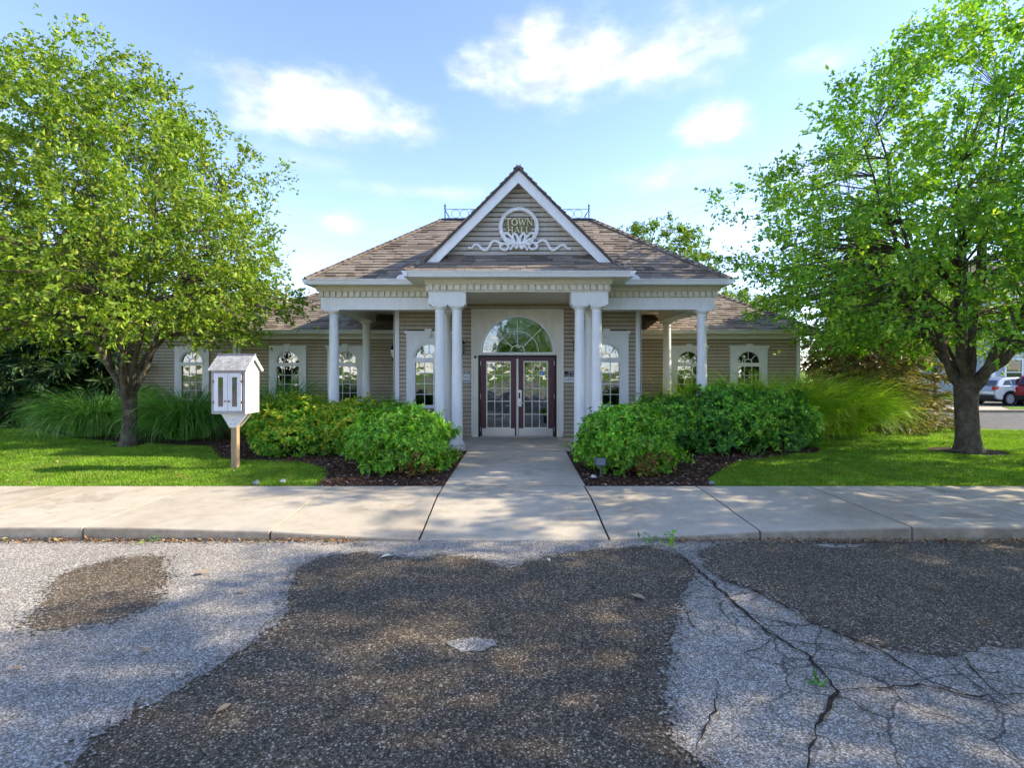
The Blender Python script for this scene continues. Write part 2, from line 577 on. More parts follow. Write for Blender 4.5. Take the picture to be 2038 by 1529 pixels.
leafmat("blade", [(0, (0.101, 0.225, 0.015)), (0.5, (0.196, 0.360, 0.023)), (0.9, (0.301, 0.457, 0.032)), (1.0, (0.495, 0.488, 0.099))], 0.4)

# ------------------------------------------------------------------ helpers
WL = {}


class MB:
    def __init__(self):
        self.v, self.f = [], []

    def add(self, vs, fs):
        n = len(self.v)
        self.v += [tuple(p) for p in vs]
        self.f += [tuple(i + n for i in f) for f in fs]
        return self

    def box(self, x0, x1, y0, y1, z0, z1):
        return self.add([(x0, y0, z0), (x1, y0, z0), (x1, y1, z0), (x0, y1, z0), (x0, y0, z1), (x1, y0, z1), (x1, y1, z1), (x0, y1, z1)],
                        [(0, 3, 2, 1), (4, 5, 6, 7), (0, 1, 5, 4), (1, 2, 6, 5), (2, 3, 7, 6), (3, 0, 4, 7)])

    def ext(self, pts, fn0, fn1):
        n = len(pts)
        vs = [fn0(p) for p in pts] + [fn1(p) for p in pts]
        fs = [tuple(range(n)), tuple(range(2 * n - 1, n - 1, -1))]
        fs += [(i, (i + 1) % n, (i + 1) % n + n, i + n) for i in range(n)]
        return self.add(vs, fs)

    def ey(self, pts, y0, y1):
        return self.ext(pts, lambda p: (p[0], y0, p[1]), lambda p: (p[0], y1, p[1]))

    def ex(self, pts, x0, x1):
        return self.ext(pts, lambda p: (x0, p[0], p[1]), lambda p: (x1, p[0], p[1]))

    def ez(self, pts, z0, z1):
        return self.ext(pts, lambda p: (p[0], p[1], z0), lambda p: (p[0], p[1], z1))

    def lathe(self, cx, cy, prof, n=20):
        vs, fs = [], []
        for r, z in prof:
            for k in range(n):
                a = 2 * math.pi * k / n
                vs.append((cx + r * math.cos(a), cy + r * math.sin(a), z))
        for j in range(len(prof) - 1):
            for k in range(n):
                a, b = j * n + k, j * n + (k + 1) % n
                fs.append((a, b, b + n, a + n))
        fs.append(tuple(range(n - 1, -1, -1)))
        fs.append(tuple((len(prof) - 1) * n + k for k in range(n)))
        return self.add(vs, fs)

    def tube(self, path, radii, n=6, closed=False, flat=None):
        path = [Vector(p) for p in path]
        if isinstance(radii, (int, float)):
            radii = [radii] * len(path)
        vs, fs = [], []
        m = len(path)
        ref = None
        for j, p in enumerate(path):
            if closed:
                t = path[(j + 1) % m] - path[j - 1]
            else:
                t = path[min(j + 1, m - 1)] - path[max(j - 1, 0)]
            t.normalize()
            if flat is not None:
                u = Vector(flat)
            else:
                if ref is None:
                    ref = Vector((0, 0, 1)) if abs(t.z) < 0.9 else Vector((1, 0, 0))
                u = ref - t * ref.dot(t)
                if u.length < 1e-5:
                    u = t.orthogonal()
                u.normalize()
                ref = u
            w = t.cross(u).normalized()
            for k in range(n):
                a = 2 * math.pi * k / n
                vs.append(p + (u * math.cos(a) + w * math.sin(a)) * radii[j])
        for j in range(m if closed else m - 1):
            for k in range(n):
                a, b = j * n + k, j * n + (k + 1) % n
                c2, d2 = ((j + 1) % m) * n + (k + 1) % n, ((j + 1) % m) * n + k
                fs.append((a, b, c2, d2))
        if not closed:
            fs.append(tuple(range(n - 1, -1, -1)))
            fs.append(tuple((m - 1) * n + k for k in range(n)))
        return self.add(vs, fs)

    def mesh(self, name, off=(0, 0, 0), smooth=None):
        me = bpy.data.meshes.new(name)
        ox, oy, oz = off
        me.from_pydata([(x - ox, y - oy, z - oz) for x, y, z in self.v], [], self.f)
        bm = bmesh.new()
        bm.from_mesh(me)
        bmesh.ops.recalc_face_normals(bm, faces=bm.faces)
        bm.to_mesh(me)
        bm.free()
        if smooth:
            me.polygons.foreach_set("use_smooth", [True] * len(me.polygons))
            me.set_sharp_from_angle(angle=R(smooth))
        me.update()
        return me


def link(o, parent, loc):
    COL.objects.link(o)
    if parent is not None:
        o.parent = parent
        p = WL[parent.name]
        o.location = (loc[0] - p[0], loc[1] - p[1], loc[2] - p[2])
    else:
        o.location = loc
    WL[o.name] = tuple(loc)
    return o


def tag(o, label=None, cat=None, group=None, kind=None):
    if label:
        o["label"] = label
    if cat:
        o["category"] = cat
    if group:
        o["group"] = group
    if kind:
        o["kind"] = kind
    return o


def mk(name, mb, mat, parent=None, smooth=None, loc=None):
    """one mesh object from a builder whose vertices are in world coordinates"""
    if loc is None:
        xs = np.array(mb.v)
        lo, hi = xs.min(0), xs.max(0)
        loc = ((lo[0] + hi[0]) / 2, (lo[1] + hi[1]) / 2, lo[2])
    me = mb.mesh(name, loc, smooth)
    me.materials.append(M[mat])
    return link(bpy.data.objects.new(name, me), parent, tuple(float(q) for q in loc))


def empty(name, loc, label, cat, group=None):
    o = bpy.data.objects.new(name, None)
    o.empty_display_size = 0.2
    link(o, None, loc)
    return tag(o, label, cat, group)


def fast_mesh(name, verts, tris, mat, parent=None, loc=(0, 0, 0), quads=False):
    """numpy arrays -> mesh object; verts in world coordinates"""
    verts = np.asarray(verts, dtype=np.float32) - np.array(loc, dtype=np.float32)
    tris = np.asarray(tris, dtype=np.int32)
    k = tris.shape[1]
    me = bpy.data.meshes.new(name)
    me.vertices.add(len(verts))
    me.vertices.foreach_set("co", verts.ravel())
    me.loops.add(tris.size)
    me.loops.foreach_set("vertex_index", tris.ravel())
    me.polygons.add(len(tris))
    me.polygons.foreach_set("loop_start", np.arange(0, tris.size, k, dtype=np.int32))
    me.update(calc_edges=True)
    me.materials.append(M[mat])
    return link(bpy.data.objects.new(name, me), parent, loc)


def copy_thing(src, loc, rz=0.0, scale=1.0, label=None, group=None):
    c = src.copy()
    COL.objects.link(c)
    c.location = loc
    c.rotation_euler.z = src.rotation_euler.z + rz
    c.scale = (scale,) * 3
    WL[c.name] = tuple(loc)
    if label:
        c["label"] = label
    if group:
        c["group"] = group
    for ch in src.children:
        d = ch.copy()
        COL.objects.link(d)
        d.parent = c
        for g in ch.children:
            e = g.copy()
            COL.objects.link(e)
            e.parent = d
    return c


def inside(poly, x, y):
    r = np.zeros(len(x), bool)
    n = len(poly)
    for i in range(n):
        x0, y0 = poly[i]
        x1, y1 = poly[(i + 1) % n]
        c = ((y0 > y) != (y1 > y)) & (x < (x1 - x0) * (y - y0) / (y1 - y0 + 1e-12) + x0)
        r ^= c
    return r


# ------------------------------------------------------------------ ground
AX = 0.14          # axis of the building
SW0, SW1 = 5.78, 7.81   # kerb line and back edge of the pavement
GZ = 0.12          # lawn level
PZ = 0.15          # pavement level

tag(mk("ground", MB().box(-900, 900, -900, 1500, -0.4, -0.03), "lawn_ground"), kind="structure")
road = mk("road", MB().add([(-80, -40, 0), (80, -40, 0), (80, SW0 + 0.03, 0), (-80, SW0 + 0.03, 0)], [(0, 1, 2, 3)]), "asphalt_old")
tag(road, kind="structure")


def gp(px, py):     # plan position on the road of a mark measured in the photograph
    Y = 1976.0 / (py - 735)
    return ((px - 1019) * Y / 1040, Y)


def ragged(pts, amp, step, seed):
    rg = random.Random(seed)
    o = []
    for i in range(len(pts)):
        a, b = Vector(pts[i]), Vector(pts[(i + 1) % len(pts)])
        n = max(1, int((b - a).length / step))
        for k in range(n):
            p = a.lerp(b, k / n)
            o.append((p.x + rg.uniform(-amp, amp), p.y + rg.uniform(-amp, amp)))
    return o


big = [gp(*p) for p in [(590, 1135), (640, 1110), (720, 1100), (780, 1108), (830, 1112), (890, 1106), (960, 1116), (1012, 1132), (1040, 1117), (1110, 1100), (1200, 1090), (1290, 1090), (1345, 1102), (1378, 1128), (1388, 1150), (1362, 1178), (1366, 1206), (1334, 1236), (1325, 1300), (1330, 1380), (1356, 1470), (1400, 1529)]]
big += [(1.3, 1.6), (1.6, -1), (1.2, -6), (-2.5, -6), (-2.6, -1), (-2.4, 1.4)]
big += [gp(*p) for p in [(150, 1529), (200, 1476), (260, 1430), (330, 1392), (400, 1350), (470, 1302), (520, 1266), (566, 1218), (585, 1172)]]
side = [gp(*p) for p in [(1392, 1096), (1440, 1086), (1480, 1081), (1600, 1079), (1800, 1078), (2038, 1076)]]
side += [(20, SW0), (22, 4.0)]
side += [gp(*p) for p in [(2400, 1300), (2038, 1288), (1960, 1292), (1900, 1312), (1800, 1306), (1730, 1290), (1640, 1250), (1530, 1186), (1440, 1152), (1392, 1124)]]
left = [gp(*p) for p in [(60, 1228), (110, 1182), (100, 1152), (150, 1130), (250, 1106), (332, 1108), (338, 1150), (312, 1200), (205, 1240), (95, 1254)]]
for k, (pts, z) in enumerate(((big, 0.004), (side, 0.0045), (left, 0.004))):
    pts = ragged(pts, 0.05, 0.28, k + 40)
    rp = ragged(pts, 0.022, 0.045, k)
    rp = [(x, min(y, SW0 - 0.02)) for x, y in rp]
    mb = MB().add([(x, y, z) for x, y in rp], [tuple(range(len(rp)))])
    mk("asphalt_patch", mb, "asphalt_dark", road)
    # crumbs of the worn edge, on both sides of it
    rg = random.Random(k + 60)
    for nm, mt, zz, sg in (("patch_crumbs", "asphalt_dark", z - 0.001, 0.05), ("wear_crumbs", "asphalt_old", z + 0.003, 0.045)):
        cr = MB()
        for q in range(len(rp)):
            for _ in range(5):
                x, y = rp[q]
                x += rg.gauss(0, sg)
                y += rg.gauss(0, sg)
                if y > SW0 - 0.05 or y < 1.5:
                    continue
                r_ = rg.uniform(0.004, 0.014)
                cr.add([(x + r_ * rg.uniform(.6, 1.3) * math.cos(a), y + r_ * rg.uniform(.6, 1.3) * math.sin(a), zz + 0.00004 * len(cr.f) / 5) for a in [j * 1.0472 for j in range(6)]], [(0, 1, 2, 3, 4, 5)])
        tag(mk(nm, cr, mt, road), kind="stuff")
# pale worn spots in the dark layer
for (px, py, rx, ry) in ((940, 1286, 0.16, 0.09), (1670, 1088, 0.28, 0.05)):
    c = gp(px, py)
    rp = ragged([(c[0] + rx * math.cos(a) * (1 + .25 * math.sin(3 * a)), c[1] + ry * math.sin(a)) for a in [k * math.pi / 8 for k in range(16)]], 0.015, 0.03, px)
    mk("worn_spot", MB().add([(x, y, 0.009) for x, y in rp], [tuple(range(len(rp)))]), "asphalt_old", road)


def crack(pts, w, seed):
    rg = random.Random(seed)
    pts = [Vector(gp(*p)) for p in pts]
    fine = []
    for a, b in zip(pts, pts[1:]):
        n = max(2, int((b - a).length / 0.05))
        d = (b - a).normalized()
        s = Vector((-d.y, d.x))
        for k in range(n):
            fine.append(a.lerp(b, k / n) + s * rg.uniform(-0.014, 0.014))
    fine.append(pts[-1])
    L, Rr = [], []
    for j, p in enumerate(fine):
        d = (fine[min(j + 1, len(fine) - 1)] - fine[max(j - 1, 0)]).normalized()
        s = Vector((-d.y, d.x))
        ww = 0.55 * w * rg.uniform(0.35, 1.3) * min(1, 0.3 + 3 * min(j, len(fine) - 1 - j) / len(fine))
        L.append((p.x + s.x * ww, p.y + s.y * ww, 0.0125))
        Rr.append((p.x - s.x * ww, p.y - s.y * ww, 0.0125))
    n = len(L)
    mk("crack", MB().add(L + Rr, [(i, i + 1, i + 1 + n, i + n) for i in range(n - 1)]), "crack", road)


crack([(1335, 1092), (1375, 1125), (1410, 1155), (1465, 1205), (1530, 1262), (1610, 1310), (1665, 1380), (1635, 1430), (1610, 1510), (1590, 1600)], 0.022, 1)
crack([(1392, 1152), (1480, 1165), (1550, 1205), (1640, 1250), (1705, 1278), (1760, 1300), (1830, 1350), (1880, 1372), (1960, 1400), (2060, 1420)], 0.016, 2)
crack([(1665, 1378), (1750, 1372), (1830, 1368), (1930, 1390), (2060, 1386)], 0.013, 3)
crack([(1545, 1275), (1660, 1290), (1700, 1305), (1740, 1300)], 0.010, 4)
crack([(1500, 1232), (1570, 1245), (1648, 1252)], 0.009, 5)
crack([(1362, 1215), (1380, 1250), (1400, 1265)], 0.007, 6)
crack([(1540, 1272), (1515, 1295), (1480, 1305)], 0.012, 7)
crack([(1430, 1360), (1425, 1410), (1405, 1450), (1385, 1500)], 0.012, 8)
crack([(1880, 1320), (1950, 1340), (2060, 1348)], 0.010, 9)
crack([(1920, 1310), (1945, 1350), (1990, 1385), (2040, 1420)], 0.010, 10)
crack([(1475, 1180), (1510, 1190), (1490, 1200)], 0.008, 11)
crack([(1490, 1216), (1540, 1212), (1580, 1213)], 0.007, 12)
crack([(1990, 1480), (2030, 1520), (2080, 1530)], 0.012, 13)

# ---- pavement: slabs with an integral kerb, dropped in front of the walk
JX = [-19.8, -18.1, -16.4, -14.8, -13.1, -11.4, -9.7, -8.0, -6.4, -4.75, -2.68, -1.03, 1.08, 2.75, 4.43, 6.13, 7.8, 9.5, 11.2, 12.9, 14.6, 16.3, 18.0, 19.7]


def kerb_z(x):
    a = abs(x - 0.02)
    pts = [(0, 0.008), (1.06, 0.012), (2.71, 0.105), (4.4, 0.15), (99, 0.15)]
    for (x0, z0), (x1, z1) in zip(pts, pts[1:]):
        if a <= x1:
            return z0 + (z1 - z0) * (a - x0) / (x1 - x0)


walk_base = mk("pavement", MB().box(-60, 60, SW0 + 0.03, SW1 + 0.02, -0.35, -0.02), "crack")
tag(walk_base, kind="structure")
for a, b in zip(JX, JX[1:]):
    nx, ny = 5, 9
    g = 0.013
    vs, fs = [], []
    xs = [a + g + (b - a - 2 * g) * i / (nx - 1) for i in range(nx)]
    ys = [SW0, SW0 + 0.012, SW0 + 0.03] + [SW0 + 0.03 + (SW1 - SW0 - 0.03) * j / (ny - 3) for j in range(1, ny - 2)]
    ys = sorted(ys)
    ny = len(ys)
    for j, y in enumerate(ys):
        for x in xs:
            t = min(1, max(0, (y - SW0) / 1.45))
            t = t * t * (3 - 2 * t) * 0.5 + t * 0.5
            z = kerb_z(x) + (PZ - kerb_z(x)) * t
            if j == 0:
                z -= 0.022
            elif j == 1:
                z -= 0.007
            vs.append((x, y, z))
    for j in range(ny - 1):
        for i in range(nx - 1):
            q = j * nx + i
            fs.append((q, q + 1, q + 1 + nx, q + nx))
    n0 = len(vs)
    rim = [(i) for i in range(nx)] + [j * nx + nx - 1 for j in range(1, ny)] + [(ny - 1) * nx + i for i in range(nx - 2, -1, -1)] + [j * nx for j in range(ny - 2, 0, -1)]
    vs += [(vs[q][0], vs[q][1], -0.12) for q in rim]
    m_ = len(rim)
    fs += [(rim[(k + 1) % m_], rim[k], n0 + k, n0 + (k + 1) % m_) for k in range(m_)]
    mk("slab", MB().add(vs, fs), "concrete", walk_base, smooth=40)

def slab_z(x, y):
    t = min(1, max(0, (y - SW0) / 1.45))
    t = t * t * (3 - 2 * t) * 0.5 + t * 0.5
    return kerb_z(x) + (PZ - kerb_z(x)) * t


for x in JX[1:-1]:
    ys = [SW0 + 0.03 + (SW1 - SW0 - 0.03) * k / 8 for k in range(9)]
    mk("joint_filler", MB().ex([(y, slab_z(x, y) - 0.016) for y in ys] + [(ys[-1], -0.1), (ys[0], -0.1)], x - 0.0125, x + 0.0125), "crack", walk_base)

walk = mk("walkway", MB().box(-1.1, 1.25, SW1 + 0.02, 11.2, -0.3, 0.02), "crack")
tag(walk, kind="structure")
yw = [SW1 + 0.012, 9.29, 11.165]


def walk_x(y):
    t = (y - SW1) / (11.17 - SW1)
    return -1.014 + t * 0.058, 1.096 + t * 0.043


for a, b in zip(yw, yw[1:]):
    a2, b2 = a + 0.006, b - 0.006
    (l0, r0), (l1, r1) = walk_x(a2), walk_x(b2)
    mk("slab", MB().ez([(l0, a2), (r0, a2), (r1, b2), (l1, b2)], -0.1, PZ), "concrete", walk)

# ---- lawn, mulch beds, driveway
lawn_poly = [(-70, SW1 + 0.01), (70, SW1 + 0.01), (70, 15.1), (20, 15.1), (15.5, 15.2), (13.6, 15.9), (12.9, 17.5), (12.9, 32), (70, 32), (70, 90), (-70, 90)]
lawn = mk("lawn", MB().ez(lawn_poly, 0.0, GZ), "lawn_ground")
tag(lawn, kind="structure")
bedL = [(-1.03, 7.83), (-2.99, 7.83), (-3.02, 8.35), (-3.09, 8.75), (-3.35, 9.25), (-3.6, 9.6), (-4.03, 9.95), (-4.55, 9.92), (-5.18, 9.98), (-5.72, 10.28), (-6.2, 10.9), (-6.9, 12.0), (-8.6, 12.28), (-10.4, 13.0), (-12.6, 14.2), (-14.5, 15.9), (-17, 16.4), (-17, 18.4), (-9, 18.4), (-4, 16.5), (-2.3, 13), (-0.975, 11.17)]
bedR = [(1.11, 7.83), (3.05, 7.83), (3.15, 8.4), (3.48, 8.93), (4.3, 9.9), (5.4, 10.6), (6.5, 11.1), (6.9, 11.7), (6.84, 12.45), (7.6, 13.1), (8.23, 13.5), (9.8, 14.4), (11.4, 15.0), (12.6, 15.6), (12.8, 17.5), (9.5, 18), (4, 16.5), (2.3, 13), (1.15, 11.17)]


def bed(poly, label, seed):
    rp = ragged(poly[:], 0.012, 0.18, seed)
    b = mk("mulch_bed", MB().add([(x, y, GZ + 0.016) for x, y in rp], [tuple(range(len(rp)))]), "mulch")
    tag(b, kind="structure")
    return b


bed(bedL, "", 3)
bed(bedR, "", 4)
drive = mk("driveway", MB().ez([(12.95, 17.5), (13.65, 15.95), (15.5, 15.25), (20, 15.15), (75, 15.15), (75, 31.9), (12.95, 31.9)], 0.0, 0.05), "asphalt_plain")
tag(drive, kind="structure")
isl = mk("kerb_island", MB().ez([(17.5, 22.2), (45, 22.2), (45, 24.2), (19.5, 24.2), (18, 23.5)], 0.02, 0.16), "concrete")
tag(isl, kind="structure")
tag(mk("island_lawn", MB().ez([(21.5, 22.5), (44.8, 22.5), (44.8, 24.0), (22.5, 24.0)], 0.10, 0.175), "lawn_ground"), kind="structure")

# ================================================================== town hall
hall = empty("town_hall", (AX, 13.48, PZ), "taupe clapboard town hall with white columned portico and hipped shingle roof", "building")
VY = 13.48       # entrance wall
WY = 16.3        # wing wall
EY = 17.5        # set back end of the left wing


def bx(name, mat, *b, parent=None):
    return mk(name, MB().box(*b), mat, parent or hall)


# ---- porch floor
porch = mk("porch_floor", MB().box(AX - 2.25, AX + 2.25, 11.18, 12.3, -0.1, PZ + 0.004).box(AX - 4.75, AX + 4.75, 12.3, 16.3, -0.1, PZ + 0.004), "concrete", hall)

# ---- walls with openings; every clapboard a piece of its own
EXPO = 0.106
BOARDS = {"n": 0}


def board_mesh(mb, x0, x1, y, z0, z1, sl=0.0, sr=0.0):
    """one board facing -Y, with a gap below as its lap shadow line"""
    z0 += 0.021
    return mb.add([(x0, y - 0.017, z0), (x1, y - 0.017, z0), (x1 + sr, y - 0.006, z1), (x0 + sl, y - 0.006, z1),
                   (x0, y + 0.033, z0), (x1, y + 0.033, z0), (x1 + sr, y + 0.033, z1), (x0 + sl, y + 0.033, z1)],
                  [(0, 1, 2, 3), (4, 7, 6, 5), (0, 4, 5, 1), (1, 5, 6, 2), (2, 6, 7, 3), (3, 7, 4, 0)])


def clad_wall(name, x0, x1, z0, z1, y, openings, mat="siding", single=True, thick=0.14):
    """openings: (xa, xb, za, zb)"""
    mb = MB()
    xs = sorted({x0, x1, *[o[0] for o in openings], *[o[1] for o in openings]})
    for a, b in zip(xs, xs[1:]):
        ops = sorted([o for o in openings if o[0] < b - 1e-6 and o[1] > a + 1e-6], key=lambda o: o[2])
        z = z0
        for o in ops:
            if o[2] > z:
                mb.box(a, b, y + 0.035, y + thick, z, o[2])
            z = max(z, o[3])
        if z < z1:
            mb.box(a, b, y + 0.035, y + thick, z, z1)
    w = mk(name, mb, "lap_shadow", hall)
    joined = MB()
    k = 0
    z = z0
    while z < z1 - 0.01:
        zt = min(z + EXPO, z1)
        iv = [(x0, x1)]
        for o in openings:
            if o[2] < z + EXPO * 0.5 < o[3]:
                nv = []
                for a, b in iv:
                    if o[1] <= a or o[0] >= b:
                        nv.append((a, b))
                    else:
                        if o[0] > a:
                            nv.append((a, o[0]))
                        if o[1] < b:
                            nv.append((o[1], b))
                iv = nv
        for a, b in iv:
            if b - a < 0.02:
                continue
            if single and BOARDS["n"] < 300:
                mk("siding_board", board_mesh(MB(), a, b, y, z, zt), mat, w)
                BOARDS["n"] += 1
            else:
                board_mesh(joined, a, b, y, z, zt)
        z += EXPO
        k += 1
    if joined.v:
        tag(mk("siding", joined, mat, w), kind="stuff")
    return w


# windows: centre x, wall y, spring z, head z
GW = 0.345       # glass half width
CW = 0.575       # casing half width
wins = [(-2.28, VY, 2.19, 2.88), (2.28, VY, 2.19, 2.88),
        (-7.12, WY, 2.10, 2.63), (-5.31, WY, 2.10, 2.63), (5.35, WY, 2.10, 2.63), (7.23, WY, 2.10, 2.63),
        (-10.84, EY, 2.13, 2.66)]


def opening(w):
    return (AX + w[0] - CW + 0.03, AX + w[0] + CW - 0.03, w[2] - 1.26, w[3] - 0.02)


DO = (AX - 1.13, AX + 1.13, PZ, 3.40)
clad_wall("entrance_wall", AX - 3.16, AX + 3.16, PZ, 3.84, VY, [opening(wins[0]), opening(wins[1]), DO])
clad_wall("wing_wall", AX + 3.1, AX + 8.81, PZ, 2.86, WY, [opening(wins[4]), opening(wins[5])])
clad_wall("wing_wall", AX - 8.81, AX - 3.1, PZ, 2.86, WY, [opening(wins[2]), opening(wins[3])])
clad_wall("wing_wall", AX - 13.4, AX - 8.81, PZ, 2.86, EY, [opening(wins[6])], single=False)
# plain return walls
sw = MB()
sw.box(AX - 3.16, AX - 3.02, VY + 0.15, WY - 0.002, PZ, 3.84).box(AX + 3.02, AX + 3.16, VY + 0.15, WY - 0.002, PZ, 3.84)
mk("return_wall", sw, "siding", hall)
sb = MB()
for s in (-1, 1):
    z = PZ
    while z < 3.8:
        x = AX + s * 3.16
        sb.add([(x + s * 0.017, VY + 0.01, z), (x + s * 0.017, WY - .02, z), (x + s * 0.004, WY - .02, z + EXPO + .006), (x + s * 0.004, VY + 0.01, z + EXPO + .006),
                (x + s * .001, VY + 0.01, z), (x + s * .001, WY - .02, z), (x + s * .001, WY - .02, z + EXPO + .006), (x + s * .001, VY + 0.01, z + EXPO + .006)],
               [(0, 1, 2, 3), (4, 7, 6, 5), (0, 4, 5, 1), (1, 5, 6, 2), (2, 6, 7, 3), (3, 7, 4, 0)])
        z += EXPO
tag(mk("siding", sb, "siding", hall), kind="stuff")
ow = MB()
ow.box(AX + 8.66, AX + 8.80, WY + 0.15, 21, 0.0, 2.9).box(AX - 8.95, AX - 8.815, WY + 0.15, EY - 0.002, 0.0, 2.9)
ow.box(AX - 13.39, AX - 13.25, EY + 0.15, 22, 0.0, 2.9).box(AX - 13.24, AX + 8.65, 21.4, 21.55, 0.0, 3.9)
mk("outer_wall", ow, "siding", hall)
mk("foundation", MB().box(AX - 8.78, AX - 3.1, WY + 0.01, WY + 0.12, 0, PZ - 0.002).box(AX + 3.1, AX + 8.78, WY + 0.01, WY + 0.12, 0, PZ - 0.002)
   .box(AX - 13.36, AX - 8.82, EY + 0.01, EY + 0.12, 0, PZ - 0.002), "concrete", hall)

# corner boards
for (x, y, zt) in ((AX - 3.10, VY, 3.60), (AX + 3.10, VY, 3.60), (AX + 8.78, WY, 2.85), (AX - 8.78, WY, 2.85), (AX - 13.36, EY, 2.85)):
    bx("corner_board", "white_paint", x - 0.055, x + 0.055, y - 0.032, y - 0.0175, PZ, zt)
bx("corner_board", "white_paint", AX - 3.19, AX - 3.178, VY - 0.03, VY + 0.09, PZ, 3.60)
bx("corner_board", "white_paint", AX + 3.178, AX + 3.19, VY - 0.03, VY + 0.09, PZ, 3.60)


def arch_pts(cx, cz, r, n, a0=0.0, a1=math.pi):
    return [(cx + r * math.cos(a0 + (a1 - a0) * k / n), cz + r * math.sin(a0 + (a1 - a0) * k / n)) for k in range(n + 1)]


def ring_sector(mb, cx, cz, r0, r1, y0, y1, a0=0.0, a1=math.pi, n=16):
    for k in range(n):
        b0 = a0 + (a1 - a0) * k / n
        b1 = a0 + (a1 - a0) * (k + 1) / n
        q = [(cx + r0 * math.cos(b0), cz + r0 * math.sin(b0)), (cx + r1 * math.cos(b0), cz + r1 * math.sin(b0)),
             (cx + r1 * math.cos(b1), cz + r1 * math.sin(b1)), (cx + r0 * math.cos(b1), cz + r0 * math.sin(b1))]
        mb.ey(q, y0, y1)
    return mb


def spandrel(mb, cx, spring, r, halfw, top, y0, y1, n=18):
    """flat panel above the springing with a round head cut out"""
    arc = arch_pts(cx, spring, r, n)
    for (xa, za), (xb, zb) in zip(arc, arc[1:]):
        mb.ey([(xa, za), (xa, top), (xb, top), (xb, zb)], y0, y1)
    mb.box(cx + r, cx + halfw, y0, y1, spring, top)
    mb.box(cx - halfw, cx - r, y0, y1, spring, top)
    return mb


PANE_ANG = []


def pane(pts, y, parent, rg):
    """one pane, very slightly out of plane like real glass"""
    cx = sum(p[0] for p in pts) / len(pts)
    cz = sum(p[1] for p in pts) / len(pts)
    ax_, az_ = rg.uniform(-0.006, 0.006), rg.uniform(-0.006, 0.006)
    n = len(pts)
    vs = [(p[0], y + (p[0] - cx) * ax_ + (p[1] - cz) * az_, p[1]) for p in pts]
    vs += [(a, b + 0.004, c) for a, b, c in vs]
    fs = [tuple(range(n)), tuple(range(2 * n - 1, n - 1, -1))] + [(i, (i + 1) % n, (i + 1) % n + n, i + n) for i in range(n)]
    return mk("pane", MB().add(vs, fs), "glass", parent)


def fan_panes(cx, cz, r, y, parent, rg, hub, spokes, mids=()):
    radii = [hub] + list(mids) + [r]
    angs = [math.pi * k / spokes for k in range(spokes + 1)]
    pane(arch_pts(cx, cz, hub, 8), y, parent, rg)
    for r0, r1 in zip(radii, radii[1:]):
        for a0, a1 in zip(angs, angs[1:]):
            pane(arch_pts(cx, cz, r1, 5, a0, a1) + arch_pts(cx, cz, r0, 5, a1, a0), y, parent, rg)


